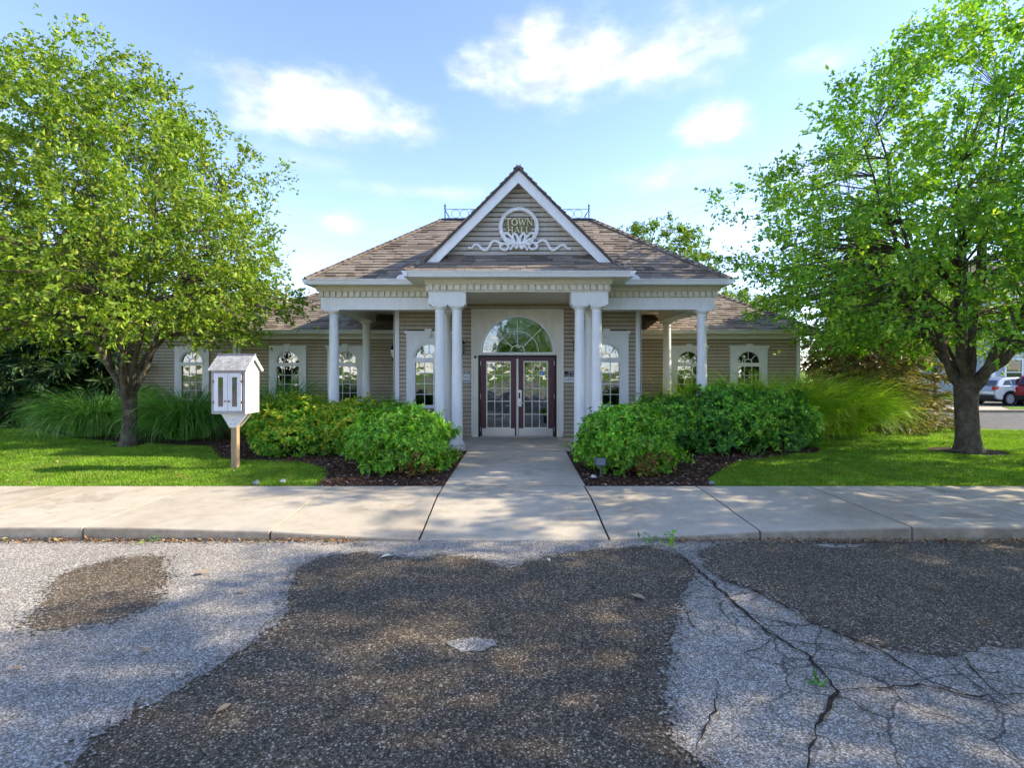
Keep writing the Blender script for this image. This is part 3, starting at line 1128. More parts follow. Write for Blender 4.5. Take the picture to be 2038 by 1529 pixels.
def make_window(cxl, y, spring, head, seed):
    rg = random.Random(seed)
    cx = AX + cxl
    f0, f1 = y - 0.055, y + 0.02
    sill = spring - 1.25
    mb = MB()
    spandrel(mb, cx, spring, GW + 0.045, CW, head - 0.085, f0, f1)
    mb.box(cx - CW, cx - GW - 0.045, f0, f1, sill, spring).box(cx + GW + 0.045, cx + CW, f0, f1, sill, spring)
    w = mk("window", mb, "white_paint", hall)
    # head moulding, keystone, sill
    h = MB().box(cx - CW - 0.015, cx + CW + 0.015, f0 - 0.018, f1, head - 0.16, head - 0.125)
    h.ey([(cx - CW - 0.005, head - 0.085), (cx + CW + 0.005, head - 0.085), (cx + CW + 0.05, head - 0.02), (cx + CW + 0.05, head), (cx - CW - 0.05, head), (cx - CW - 0.05, head - 0.02)], f0 - 0.045, f1)
    mk("head_moulding", h, "white_paint", w)
    mk("keystone", MB().ey([(cx - 0.055, head - 0.17), (cx + 0.055, head - 0.17), (cx + 0.095, head + 0.055), (cx - 0.095, head + 0.055)], f0 - 0.075, f1 - 0.005), "white_paint", w)
    mk("sill", MB().box(cx - CW - 0.03, cx + CW + 0.03, f0 - 0.04, f1, sill - 0.05, sill), "white_paint", w)
    mk("arch_trim", ring_sector(MB(), cx, spring, GW + 0.05, GW + 0.085, f0 - 0.022, f0 - 0.001), "white_paint", w)
    # frame and rail
    fr = MB()
    ring_sector(fr, cx, spring, GW, GW + 0.045, f0 + 0.012, f1 + 0.03)
    fr.box(cx - GW - 0.045, cx + GW + 0.045, f0 - 0.012, f1 + 0.03, spring - 0.115, spring)
    fr.box(cx - GW - 0.045, cx - GW, f0 + 0.012, f1 + 0.03, sill, spring - 0.115)
    fr.box(cx + GW, cx + GW + 0.045, f0 + 0.012, f1 + 0.03, sill, spring - 0.115)
    fr.box(cx - GW, cx + GW, f0 + 0.012, f1 + 0.03, sill, sill + 0.035)
    mk("frame", fr, "white_paint", w)
    yg = y + 0.01
    gr = MB()
    zt, zb = spring - 0.115, sill + 0.035
    for k in (1, 2):
        x = cx - GW + 2 * GW * k / 3
        gr.box(x - 0.009, x + 0.009, yg - 0.014, yg + 0.012, zb, zt)
    for k in (1, 2, 3):
        z = zb + (zt - zb) * k / 4
        gr.box(cx - GW, cx + GW, yg - 0.012, yg + 0.010, z - 0.009, z + 0.009)
    ring_sector(gr, cx, spring, 0.105, 0.128, yg - 0.014, yg + 0.012, n=10)
    for k in (1, 2, 3):
        a = math.pi * k / 4
        c, s = math.cos(a), math.sin(a)
        gr.ey([(cx + .12 * c - .009 * s, spring + .12 * s + .009 * c), (cx + .12 * c + .009 * s, spring + .12 * s - .009 * c),
               (cx + GW * c + .009 * s, spring + GW * s - .009 * c), (cx + GW * c - .009 * s, spring + GW * s + .009 * c)], yg - 0.011, yg + 0.009)
    mk("grille", gr, "white_paint", w)
    for i in range(3):
        for j in range(4):
            xa, xb = cx - GW + 2 * GW * i / 3, cx - GW + 2 * GW * (i + 1) / 3
            za, zb_ = zb + (zt - zb) * j / 4, zb + (zt - zb) * (j + 1) / 4
            pane([(xa, za), (xb, za), (xb, zb_), (xa, zb_)], yg, w, rg)
    fan_panes(cx, spring, GW, yg, w, rg, 0.11, 4)
    # dark room behind, with a light blind pulled half up
    rm = MB()
    x0, x1, y0, y1, z0, z1 = cx - 0.54, cx + 0.54, y + 0.05, y + 1.2, sill - 0.01, head - 0.03
    rm.add([(x0, y0, z0), (x1, y0, z0), (x1, y1, z0), (x0, y1, z0), (x0, y0, z1), (x1, y0, z1), (x1, y1, z1), (x0, y1, z1)],
           [(0, 1, 2, 3), (4, 7, 6, 5), (1, 5, 6, 2), (2, 6, 7, 3), (3, 7, 4, 0)])
    mk("room", rm, "interior", w)
    return w


for k, w_ in enumerate(wins):
    make_window(*w_, 30 + k)

# ---- door surround, fanlight, doors
cx = AX
FR, FS = 0.91, 2.335
mb = MB()
spandrel(mb, cx, FS, FR + 0.04, 1.157, 3.417, VY - 0.05, VY + 0.02, 28)
mb.box(cx - 1.157, cx - 1.01, VY - 0.05, VY + 0.02, PZ + 0.005, FS).box(cx + 1.01, cx + 1.157, VY - 0.05, VY + 0.02, PZ + 0.005, FS)
mb.box(cx - 1.01, cx + 1.01, VY - 0.05, VY + 0.02, 2.263, FS)
surround = mk("door_surround", mb, "cream_paint", hall)
mk("edge_trim", MB().box(cx - 1.185, cx - 1.158, VY - 0.062, VY + 0.01, PZ + 0.005, 3.445).box(cx + 1.158, cx + 1.185, VY - 0.062, VY + 0.01, PZ + 0.005, 3.445)
   .box(cx - 1.157, cx + 1.157, VY - 0.062, VY + 0.01, 3.418, 3.445), "white_paint", surround)
mb = MB()
ring_sector(mb, cx, FS, FR - 0.005, FR + 0.04, VY - 0.062, VY + 0.05, n=28)
mb.box(cx - FR - 0.04, cx + FR + 0.04, VY - 0.062, VY - 0.051, FS - 0.04, FS - 0.002)
fan = mk("fanlight", mb, "white_paint", hall)
gr = MB()
yg = VY + 0.015
ring_sector(gr, cx, FS, 0.175, 0.192, yg - 0.014, yg + 0.01, n=12)
ring_sector(gr, cx, FS, 0.535, 0.552, yg - 0.014, yg + 0.01, n=20)
for k in (1, 2, 3):
    a = math.pi * k / 4
    c, s = math.cos(a), math.sin(a)
    gr.ey([(cx + .185 * c - .008 * s, FS + .185 * s + .008 * c), (cx + .185 * c + .008 * s, FS + .185 * s - .008 * c),
           (cx + FR * c + .008 * s, FS + FR * s - .008 * c), (cx + FR * c - .008 * s, FS + FR * s + .008 * c)], yg - 0.011, yg + 0.008)
mk("grille", gr, "white_paint", fan)
fan_panes(cx, FS, FR, yg, fan, random.Random(5), 0.18, 4, (0.543,))
rm = MB()
x0, x1, y0, y1, z0, z1 = cx - 1.12, cx + 1.12, VY + 0.06, VY + 3.5, PZ + 0.002, 3.36
rm.add([(x0, y0, z0), (x1, y0, z0), (x1, y1, z0), (x0, y1, z0), (x0, y0, z1), (x1, y0, z1), (x1, y1, z1), (x0, y1, z1)],
       [(0, 1, 2, 3), (4, 7, 6, 5), (1, 5, 6, 2), (2, 6, 7, 3), (3, 7, 4, 0)])
mk("lobby", rm, "interior", hall)
mk("door_frame", MB().box(cx - 1.009, cx - 0.955, VY - 0.03, VY + 0.05, PZ + 0.006, 2.262).box(cx + 0.955, cx + 1.009, VY - 0.03, VY + 0.05, PZ + 0.006, 2.262)
   .box(cx - 0.955, cx + 0.955, VY - 0.03, VY + 0.05, 2.21, 2.262), "dark_frame", hall)
mk("threshold", MB().box(cx - 0.953, cx + 0.953, VY - 0.06, VY + 0.05, PZ + 0.006, PZ + 0.022), "steel", hall)
D0, D1 = VY - 0.012, VY + 0.034
for s, (gx0, gx1) in ((-1, (-0.775, -0.20)), (1, (0.185, 0.76))):
    xa, xb = (cx - 0.95, cx - 0.03) if s < 0 else (cx - 0.003, cx + 0.95)
    g0, g1, gz0, gz1 = cx + gx0, cx + gx1, 0.40, 2.08
    mb = MB().box(xa, g0, D0, D1, PZ + 0.024, 2.205).box(g1, xb, D0, D1, PZ + 0.024, 2.205).box(g0, g1, D0, D1, PZ + 0.024, gz0).box(g0, g1, D0, D1, gz1, 2.205)
    d = mk("door", mb, "maroon", hall)
    t = 0.03
    fr = MB().box(g0 - t, g0, D0 - 0.012, D0 - 0.001, gz0 - t, gz1 + t).box(g1, g1 + t, D0 - 0.012, D0 - 0.001, gz0 - t, gz1 + t)
    fr.box(g0, g1, D0 - 0.012, D0 - 0.001, gz0 - t, gz0).box(g0, g1, D0 - 0.012, D0 - 0.001, gz1, gz1 + t)
    mk("glazing_frame", fr, "cream_paint", d)
    gr = MB()
    for k in (1, 2):
        x = g0 + (g1 - g0) * k / 3
        gr.box(x - 0.009, x + 0.009, D0 - 0.010, D0 + 0.012, gz0, gz1)
    for k in (1, 2, 3, 4):
        z = gz0 + (gz1 - gz0) * k / 5
        gr.box(g0, g1, D0 - 0.008, D0 + 0.010, z - 0.009, z + 0.009)
    mk("grille", gr, "cream_paint", d)
    rg = random.Random(90 + s)
    for i in range(3):
        for j in range(5):
            a, b = g0 + (g1 - g0) * i / 3, g0 + (g1 - g0) * (i + 1) / 3
            c, e = gz0 + (gz1 - gz0) * j / 5, gz0 + (gz1 - gz0) * (j + 1) / 5
            pane([(a, c), (b, c), (b, e), (a, e)], D0 + 0.006, d, rg)
    mk("kick_plate", MB().box(xa + 0.04, xb - 0.04, D0 - 0.006, D0 - 0.001, PZ + 0.03, PZ + 0.225), "steel", d)
    hb = MB()
    for z in (0.35, 1.2, 2.05):
        xh = xa if s < 0 else xb
        hb.tube([(xh, D0 - 0.008, z - 0.06), (xh, D0 - 0.008, z + 0.06)], 0.011, 6)
    mk("hinge", hb, "steel", d)
    if s > 0:
        mk("astragal", MB().box(cx - 0.028, cx + 0.024, D0 - 0.016, D0 - 0.001, PZ + 0.03, 2.17), "cream_paint", d)
        mk("lock_plate", MB().box(cx + 0.0, cx + 0.105, D0 - 0.045, D0 - 0.0165, 0.94, 1.36), "steel", d)
        mk("lock_keypad", MB().box(cx + 0.03, cx + 0.075, D0 - 0.05, D0 - 0.0455, 1.15, 1.30), "black_plastic", d)
        mk("handle", MB().tube([(cx + 0.055, D0 - 0.03, 1.04), (cx + 0.055, D0 - 0.085, 1.04), (cx + 0.09, D0 - 0.09, 1.04), (cx + 0.18, D0 - 0.09, 1.035)], 0.013, 8), "steel", d, smooth=40)
        st = MB().ey([(cx + 0.63 + 0.062 * math.cos(a), 1.79 + 0.062 * math.sin(a)) for a in [2 * math.pi * k / 20 for k in range(20)]], D0 - 0.004, D0 - 0.002)
        sto = mk("sticker", st, "sticker_blue", d)
        st = MB().ey([(cx + 0.625, 1.765), (cx + 0.60, 1.79), (cx + 0.63, 1.825), (cx + 0.665, 1.80), (cx + 0.64, 1.80)], D0 - 0.0055, D0 - 0.0042)
        mk("sticker_mark", st, "sign_white", sto)
mk("door_camera", MB().tube([(cx - 1.085, VY - 0.051, 2.21), (cx - 1.085, VY - 0.105, 2.21)], [0.033, 0.028], 14), "black_plastic", hall, smooth=40)

# ---- columns
ZB = 3.31        # underside of the beams
col_prof = [(0.165, PZ + 0.055), (0.178, PZ + 0.075), (0.178, PZ + 0.10), (0.165, PZ + 0.125), (0.142, PZ + 0.14), (0.142, PZ + 0.155), (0.128, PZ + 0.175)]
shaft = []
for k in range(13):
    t = k / 12
    z = PZ + 0.175 + (ZB - 0.17 - PZ - 0.175) * t
    shaft.append((0.124 - 0.020 * t ** 1.8 + 0.002 * math.sin(math.pi * t), z))
cap_prof = [(0.104, ZB - 0.17), (0.118, ZB - 0.165), (0.118, ZB - 0.15), (0.105, ZB - 0.145), (0.106, ZB - 0.105), (0.122, ZB - 0.095), (0.142, ZB - 0.07), (0.152, ZB - 0.045), (0.152, ZB - 0.041)]
proto = None
for (lx, y) in ((-1.73, 11.54), (-1.353, 11.54), (1.353, 11.54), (1.73, 11.54), (-1.73, 12.6), (1.73, 12.6), (-4.4, 12.5), (4.4, 12.5), (-4.4, 15.3), (4.4, 15.3)):
    x = AX + lx
    if proto is None:
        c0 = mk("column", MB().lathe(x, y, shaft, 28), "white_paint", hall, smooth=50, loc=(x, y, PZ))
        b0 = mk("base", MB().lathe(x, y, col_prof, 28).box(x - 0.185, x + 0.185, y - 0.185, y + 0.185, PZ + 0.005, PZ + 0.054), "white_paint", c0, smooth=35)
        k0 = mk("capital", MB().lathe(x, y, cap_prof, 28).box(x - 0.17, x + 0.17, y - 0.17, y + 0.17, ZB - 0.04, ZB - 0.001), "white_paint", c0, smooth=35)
        proto = (c0, b0, k0)
    else:
        c1 = proto[0].copy()
        link(c1, hall, (x, y, PZ))
        for q in proto[1:]:
            d = q.copy()
            COL.objects.link(d)
            d.parent = c1

# ---- entablature
ZF = 3.585       # bottom of dentil band
ZS = 3.84        # soffit
for s in (-1, 1):
    a, b = sorted((AX + s * 1.147, AX + s * 1.955))
    bx("impost_block", "white_paint", a, b, 11.36, 11.72, ZB, ZF - 0.008)
    a, b = sorted((AX + s * 1.55, AX + s * 1.945))
    bx("beam", "white_paint", a, b, 11.722, 12.36, ZB + 0.003, ZF - 0.008)
    a, b = sorted((AX + s * 1.50, AX + s * 4.66))
    bx("beam", "white_paint", a, b, 12.362, 12.66, ZB, ZF)
    a, b = sorted((AX + s * 4.20, AX + s * 4.64))
    bx("beam", "white_paint", a, b, 12.662, 15.55, ZB + 0.003, ZF - 0.003)
fb = MB()
fb.box(AX - 1.975, AX + 1.975, 11.37, 11.62, ZF - 0.006, ZS)
fb.box(AX - 1.973, AX - 1.72, 11.622, 12.38, ZF - 0.004, ZS).box(AX + 1.72, AX + 1.973, 11.622, 12.38, ZF - 0.004, ZS)
fb.box(AX - 4.70, AX - 1.976, 12.382, 12.66, ZF + 0.002, ZS).box(AX + 1.976, AX + 4.70, 12.382, 12.66, ZF + 0.002, ZS)
fb.box(AX - 4.68, AX - 4.40, 12.662, 16.6, ZF - 0.001, ZS).box(AX + 4.40, AX + 4.68, 12.662, 16.6, ZF - 0.001, ZS)
ent = mk("entablature", fb, "cream_paint", hall)


def moulding_y(pts, x0, x1, name="moulding", mat="cream_paint"):
    return mk(name, MB().ex(pts, x0, x1), mat, ent)


# crown and bed mouldings along the fronts
for (x0, x1, yf) in ((AX - 1.99, AX + 1.99, 11.37), (AX - 4.72, AX - 1.99, 12.382), (AX + 1.99, AX + 4.72, 12.382)):
    moulding_y([(yf - 0.001, ZF - 0.004), (yf - 0.022, ZF - 0.002), (yf - 0.022, ZF + 0.018), (yf - 0.001, ZF + 0.026)], x0, x1)
    moulding_y([(yf - 0.001, ZS - 0.10), (yf - 0.05, ZS - 0.095), (yf - 0.055, ZS - 0.075), (yf - 0.11, ZS - 0.012), (yf - 0.11, ZS - 0.001), (yf - 0.001, ZS - 0.001)], x0 - 0.04, x1 + 0.04)
    n = int(round((x1 - x0) / 0.146))
    for k in range(n):
        xc = x0 + (x1 - x0) * (k + 0.5) / n
        mk("dentil", MB().box(xc - 0.052, xc + 0.052, yf - 0.055, yf - 0.002, ZF + 0.03, ZF + 0.152), "cream_paint", ent)
# side returns of the projecting bay
for s in (-1, 1):
    for k in range(5):
        y = 11.48 + k * 0.17
        a, b = sorted((AX + s * 1.974, AX + s * 2.03))
        mk("dentil", MB().box(a, b, y - 0.052, y + 0.052, ZF + 0.03, ZF + 0.152), "cream_paint", ent)

# ceilings and soffits
GE = 10.97       # bay eave
ME = 11.95       # main eave
mb = MB()
mb.box(AX - 1.72, AX + 1.72, 11.622, 12.66, ZF + 0.01, ZF + 0.04)
mb.box(AX - 4.40, AX + 4.40, 12.662, 16.2, ZF + 0.01, ZF + 0.04)
mk("porch_ceiling", mb, "cream_paint", hall)
mb = MB().box(AX - 2.36, AX + 2.36, GE + 0.03, ME + 0.5, ZS + 0.001, ZS + 0.02)
mb.box(AX - 4.82, AX - 2.361, ME + 0.03, 16.9, ZS + 0.001, ZS + 0.02).box(AX + 2.361, AX + 4.82, ME + 0.03, 16.9, ZS + 0.001, ZS + 0.02)
mk("soffit", mb, "cream_paint", hall)


def gutter(x0, x1, y, z0, z1, d=0.12):
    return [(y, z0), (y - d * 0.55, z0), (y - d * 0.62, z0 + 0.02), (y - d * 0.8, z0 + (z1 - z0) * 0.6), (y - d, z1 - 0.012), (y - d, z1), (y, z1)]


ZE = 3.955
mk("gutter", MB().ex(gutter(0, 0, GE + 0.02, ZS - 0.004, ZE), AX - 2.40, AX + 2.40), "white_paint", hall)
for s in (-1, 1):
    a, b = sorted((AX + s * 2.38, AX + s * 4.88))
    mk("gutter", MB().ex(gutter(0, 0, ME + 0.02, ZS - 0.004, ZE), a, b), "white_paint", hall)
    # side runs: same profile turned
    pr = gutter(0, 0, 0, ZS - 0.004, ZE)
    mk("gutter", MB().ext(pr, lambda p: (AX + s * (4.80 - p[0]), ME - 0.1, p[1]), lambda p: (AX + s * (4.80 - p[0]), 17.1, p[1])), "white_paint", hall)
    mk("gutter", MB().ext(pr, lambda p: (AX + s * (2.33 - p[0]), GE - 0.1, p[1]), lambda p: (AX + s * (2.33 - p[0]), ME - 0.105, p[1])), "white_paint", hall)
    # splash guard in the valley corner
    pts = [(AX + s * (2.62 - 0.15 * math.cos(a)), ZE - 0.01 + 0.11 * math.sin(a)) for a in [math.pi * k / 12 for k in range(13)]]
    mk("splash_guard", MB().ey(pts, ME - 0.085, ME - 0.075), "white_paint", hall)

# ---- roofs
PIT = 0.774


def slab_roof(name, polys, mat="roof_felt", drop=0.035):
    mb = MB()
    for q in polys:
        n = len(q)
        mb.add([tuple(p) for p in q] + [(p[0], p[1], p[2] - drop) for p in q],
               [tuple(range(n)), tuple(range(2 * n - 1, n - 1, -1))] + [(i, (i + 1) % n, (i + 1) % n + n, i + n) for i in range(n)])
    return mk(name, mb, mat, hall)


HX = 4.86
DI = 2.72
ZR = ZE + PIT * DI
RY0, RY1 = ME - 0.03, 20.6
rf = slab_roof("hip_roof", [
    [(AX - HX, RY0, ZE), (AX + HX, RY0, ZE), (AX + HX - DI, RY0 + DI, ZR), (AX - HX + DI, RY0 + DI, ZR)],
    [(AX - HX, RY0, ZE), (AX - HX + DI, RY0 + DI, ZR), (AX - HX + DI, RY1 - DI, ZR), (AX - HX, RY1, ZE)],
    [(AX + HX, RY0, ZE), (AX + HX - DI, RY0 + DI, ZR), (AX + HX - DI, RY1 - DI, ZR), (AX + HX, RY1, ZE)],
    [(AX - HX, RY1, ZE), (AX + HX, RY1, ZE), (AX + HX - DI, RY1 - DI, ZR), (AX - HX + DI, RY1 - DI, ZR)],
    [(AX - HX + DI, RY0 + DI, ZR), (AX + HX - DI, RY0 + DI, ZR), (AX + HX - DI, RY1 - DI, ZR), (AX - HX + DI, RY1 - DI, ZR)]])
mk("ridge_cap", MB().box(AX - HX + DI - 0.06, AX + HX - DI + 0.06, RY0 + DI - 0.06, RY1 - DI + 0.06, ZR - 0.015, ZR + 0.035)
   .ez([(AX - HX + DI + 0.02, RY0 + DI + 0.02), (AX + HX - DI - 0.02, RY0 + DI + 0.02), (AX + HX - DI - 0.02, RY1 - DI - 0.02), (AX - HX + DI + 0.02, RY1 - DI - 0.02)], ZR + 0.035, ZR + 0.08), "cap_metal", rf)
# bay skirt roof
bay = slab_roof("porch_roof", [
    [(AX - 2.41, GE - 0.03, ZE), (AX + 2.41, GE - 0.03, ZE), (AX + 1.81, GE + 0.57, ZE + PIT * 0.6), (AX - 1.81, GE + 0.57, ZE + PIT * 0.6)],
    [(AX - 2.41, GE - 0.03, ZE), (AX - 1.81, GE + 0.57, ZE + PIT * 0.6), (AX - 1.81, 13.0, ZE + PIT * 0.6), (AX - 2.41, 13.0, ZE)],
    [(AX + 2.41, GE - 0.03, ZE), (AX + 1.81, GE + 0.57, ZE + PIT * 0.6), (AX + 1.81, 13.0, ZE + PIT * 0.6), (AX + 2.41, 13.0, ZE)]])
# gable
GF = 11.24       # rake front
GS = 11.52       # gable siding
GA, GH, GB = 6.19, 2.06, 4.13   # apex, half width, foot
gr_ = slab_roof("gable_roof", [
    [(AX - GH - 0.05, GF - 0.05, GB), (AX, GF - 0.05, GA + 0.05), (AX, 15.0, GA + 0.05), (AX - GH - 0.05, 15.0, GB)],
    [(AX + GH + 0.05, GF - 0.05, GB), (AX, GF - 0.05, GA + 0.05), (AX, 15.0, GA + 0.05), (AX + GH + 0.05, 15.0, GB)]], drop=0.045)
mk("gable_back", MB().ey([(AX - 1.9, GB + 0.1), (AX + 1.9, GB + 0.1), (AX, GA - 0.05)], 14.94, 14.98), "roof_felt", gr_)
RW = 0.27
for s in (-1, 1):
    mk("rake_board", MB().ey([(AX, GA), (AX + s * GH, GB + 0.01), (AX + s * (GH - RW), GB + 0.01), (AX, GA - RW)], GF, GF + 0.035), "white_paint", gr_)
    mk("rake_soffit", MB().ey([(AX, GA - RW + 0.09), (AX + s * (GH - RW + 0.12), GB + 0.0), (AX + s * (GH - RW + 0.09), GB + 0.0), (AX, GA - RW + 0.06)], GF + 0.036, GS), "white_paint", gr_)
# gable wall
zg0 = 4.29
gw = mk("gable_wall", MB().ey([(AX - 1.86, zg0 - 0.15), (AX + 1.86, zg0 - 0.15), (AX, GA - 0.15)], GS + 0.035, GS + 0.1), "lap_shadow", hall)
z = zg0
top = GA - 0.2


def gx(zz):
    return max(0.02, (top - zz) * (GH / (GA - GB)))


while z < top - 0.1:
    zt = z + EXPO
    mk("siding_board", board_mesh(MB(), AX - gx(z), AX + gx(z), GS, z, zt, gx(z) - gx(zt), -(gx(z) - gx(zt))), "siding_gable", gw)
    z += EXPO
# dark flashing at the foot
mk("flashing", MB().box(AX - 1.8, AX + 1.8, GS - 0.03, GS - 0.018, zg0 - 0.06, zg0 - 0.002), "cap_metal", gr_)

# ---- wing roofs
WPI = 0.63


def wing_roof(xa, xb, ya, za, d, hip_a, hip_b, yb):
    """eave from xa to xb at ya, ridge d behind; hips at the free ends"""
    zr = za + WPI * d
    ra = xa + (d if hip_a else 0)
    rb = xb - (d if hip_b else 0)
    qs = [[(xa, ya, za), (xb, ya, za), (rb, ya + d, zr), (ra, ya + d, zr)], [(xa, yb, za), (xb, yb, za), (rb, ya + d, zr), (ra, ya + d, zr)]]
    if hip_a:
        qs.append([(xa, ya, za), (xa, yb, za), (ra, ya + d, zr)])
    if hip_b:
        qs.append([(xb, ya, za), (xb, yb, za), (rb, ya + d, zr)])
    return slab_roof("wing_roof", qs), zr, ra, rb


WE = WY - 0.42
ZW = 3.085
wr1, zr1, ra1, rb1 = wing_roof(AX + 3.3, AX + 9.20, WE, ZW, 2.25, False, True, 21.9)
wr2, zr2, ra2, rb2 = wing_roof(AX - 9.20, AX - 3.3, WE, ZW, 2.25, True, False, 21.9)
EE = EY - 0.42
wr3, zr3, ra3, rb3 = wing_roof(AX - 13.8, AX - 6.9, EE, ZW + 0.002, 2.25, True, False, 22.4)
for (xa, xb, y, wy) in ((AX + 3.17, AX + 9.2, WE, WY), (AX - 9.2, AX - 3.17, WE, WY), (AX - 13.8, AX - 9.22, EE, EY)):
    mk("gutter", MB().ex(gutter(0, 0, y + 0.02, 2.985, ZW - 0.002), xa, xb), "white_paint", hall)
    bx("soffit", "cream_paint", xa, xb, y + 0.021, wy + 0.1, 2.975, 2.99)
    bx("frieze_board", "white_paint", max(xa, AX - 8.8) if xa > AX - 9.5 else xa + 0.4, min(xb, AX + 8.8), wy - 0.035, wy + 0.02, 2.845, 2.974)
    mk("frieze_moulding", MB().ex([(wy - 0.036, 2.93), (wy - 0.11, 2.965), (wy - 0.11, 2.974), (wy - 0.036, 2.974)], xa + 0.4 if xa < AX - 9.3 else xa, xb), "cream_paint", hall)
mk("gutter", MB().ext(gutter(0, 0, 0, 2.985, ZW - 0.002), lambda p: (AX + 9.17 - p[0], WE - 0.09, p[1]), lambda p: (AX + 9.17 - p[0], 21.9, p[1])), "white_paint", hall)
mk("downspout", MB().box(-8.50, -8.42, WY - 0.11, WY - 0.04, 0.25, 2.86).box(-8.50, -8.42, WY - 0.30, WY - 0.111, 2.79, 2.86), "white_paint", hall)
mk("vent_pipe", MB().lathe(-7.75, 18.0, [(0.05, 4.2), (0.05, 4.75), (0.065, 4.755), (0.065, 4.80)], 10), "white_paint", wr2)

# ---- shingles
SH = {"n": 0}
SLOT = [0.19, 0.25, 0.31, 0.37]
SEXP = 0.145


def shingle_verts(w, th):
    l = SEXP + 0.03
    return [(0, 0, 0.0), (w, 0, 0.0), (w, l, -0.004), (0, l, -0.004), (0, 0, th), (w, 0, th), (w, l, 0.004), (0, l, 0.004)]


SF = [(0, 3, 2, 1), (4, 5, 6, 7), (0, 1, 5, 4), (1, 2, 6, 5), (2, 3, 7, 6), (3, 0, 4, 7)]
SHM = {}
for i, w_ in enumerate(SLOT):
    for th in (0.016, 0.030):
        me = bpy.data.meshes.new("shingle")
        me.from_pydata(shingle_verts(w_ - 0.006, th), [], SF)
        me.materials.append(M["shingle"])
        SHM[(i, th)] = me


def shingle_slope(parent, p0, p1, up, length, la, lb, singles=0, seed=0, skip=None):
    """courses from eave p0-p1 up the slope; la/lb: how far the ends close in per metre of slope"""
    rg = random.Random(seed)
    p0, p1, up = Vector(p0), Vector(p1), Vector(up).normalized()
    ux = (p1 - p0)
    W = ux.length
    ux.normalize()
    nrm = ux.cross(up).normalized()
    if nrm.z < 0:
        nrm = -nrm
    rows = int(length / SEXP)
    joined = MB()
    for r in range(rows + 1):
        t = r * SEXP - 0.02
        a, b = la * max(t, 0), W - lb * max(t, 0)
        if b - a < 0.1:
            break
        x = a - rg.uniform(0, 0.2)
        while x < b:
            i = rg.randrange(4)
            th = rg.choice((0.016, 0.030))
            xa, xb = max(x, a), min(x + SLOT[i], b)
            x += SLOT[i]
            if xb - xa < 0.03:
                continue
            org = p0 + ux * xa + up * t + nrm * (0.004 + (r % 2) * 0.0015)
            if skip and skip(org + ux * (xb - xa) * 0.5):
                continue
            whole = abs((xb - xa) - SLOT[i]) < 1e-6
            if whole and SH["n"] < 300 and r < singles:
                o = bpy.data.objects.new("shingle", SHM[(i, th)])
                COL.objects.link(o)
                o.parent = parent
                mt = Matrix((ux, up, nrm)).transposed().to_4x4()
                o.matrix_basis = Matrix.Translation(org - Vector(WL[parent.name])) @ mt
                SH["n"] += 1
            else:
                vs = [org + ux * v[0] + up * v[1] + nrm * v[2] for v in shingle_verts(xb - xa - 0.006, th)]
                joined.add(vs, SF)
    if joined.v:
        tag(mk("shingles", joined, "shingle", parent), kind="stuff")


def caps(parent, p0, p1, seed):
    """overlapping hip or ridge caps"""
    rg = random.Random(seed)
    p0, p1 = Vector(p0), Vector(p1)
    d = (p1 - p0)
    n = int(d.length / 0.15)
    d.normalize()
    s = Vector((-d.y, d.x, 0)).normalized() if abs(d.z) < 0.99 else Vector((1, 0, 0))
    nu = s.cross(d).normalized()
    if nu.z < 0:
        nu = -nu
    mb = MB()
    for k in range(n):
        o = p0 + d * (k * 0.15)
        l = 0.19
        w = 0.11
        lift = 0.028
        v = []
        for t, e in ((0, 0.012), (l, 0.0)):
            v += [o + d * t - s * w - nu * 0.035 + nu * (lift + e), o + d * t + nu * (lift + e + 0.02), o + d * t + s * w - nu * 0.035 + nu * (lift + e)]
        v += [p - nu * 0.012 for p in v]
        mb.add(v, [(0, 1, 4, 3), (1, 2, 5, 4), (6, 9, 10, 7), (7, 10, 11, 8), (0, 6, 7, 1), (1, 7, 8, 2), (0, 3, 9, 6), (2, 8, 11, 5)])
    tag(mk("hip_caps", mb, "shingle", parent), kind="stuff")


sl = math.hypot(1, PIT)
UPF = (0, 1 / sl, PIT / sl)


def behind_gable(p):      # hidden under the gable roof
    return abs(p.x - AX) < GH - 0.15 - max(0, (p.z - GB)) * 1.0 and p.y > GF


shingle_slope(bay, (AX - 2.41, GE - 0.03, ZE), (AX + 2.41, GE - 0.03, ZE), UPF, 0.6 * sl, 1 / sl, 1 / sl, singles=9, seed=1)
shingle_slope(rf, (AX - HX, RY0, ZE), (AX + HX, RY0, ZE), UPF, DI * sl, 1 / sl, 1 / sl, singles=18, seed=2, skip=behind_gable)
UPL = (1 / sl, 0, PIT / sl)
UPR = (-1 / sl, 0, PIT / sl)
shingle_slope(rf, (AX - HX, RY0, ZE), (AX - HX, RY1, ZE), UPL, DI * sl, 1 / sl, 1 / sl, seed=3)
shingle_slope(rf, (AX + HX, RY0, ZE), (AX + HX, RY1, ZE), UPR, DI * sl, 1 / sl, 1 / sl, seed=4)
shingle_slope(bay, (AX - 2.41, GE - 0.03, ZE), (AX - 2.41, 13.0, ZE), UPL, 0.6 * sl, 1 / sl, 0, seed=5)
shingle_slope(bay, (AX + 2.41, GE - 0.03, ZE), (AX + 2.41, 13.0, ZE), UPR, 0.6 * sl, 1 / sl, 0, seed=6)
gs = math.hypot(1, 1)
shingle_slope(gr_, (AX - GH - 0.05, GF - 0.05, GB), (AX - GH - 0.05, 15, GB), (1, 0, (GA + 0.05 - GB) / (GH + 0.05)), 2.92, 0, 0, seed=7)
shingle_slope(gr_, (AX + GH + 0.05, GF - 0.05, GB), (AX + GH + 0.05, 15, GB), (-1, 0, (GA + 0.05 - GB) / (GH + 0.05)), 2.92, 0, 0, seed=8)
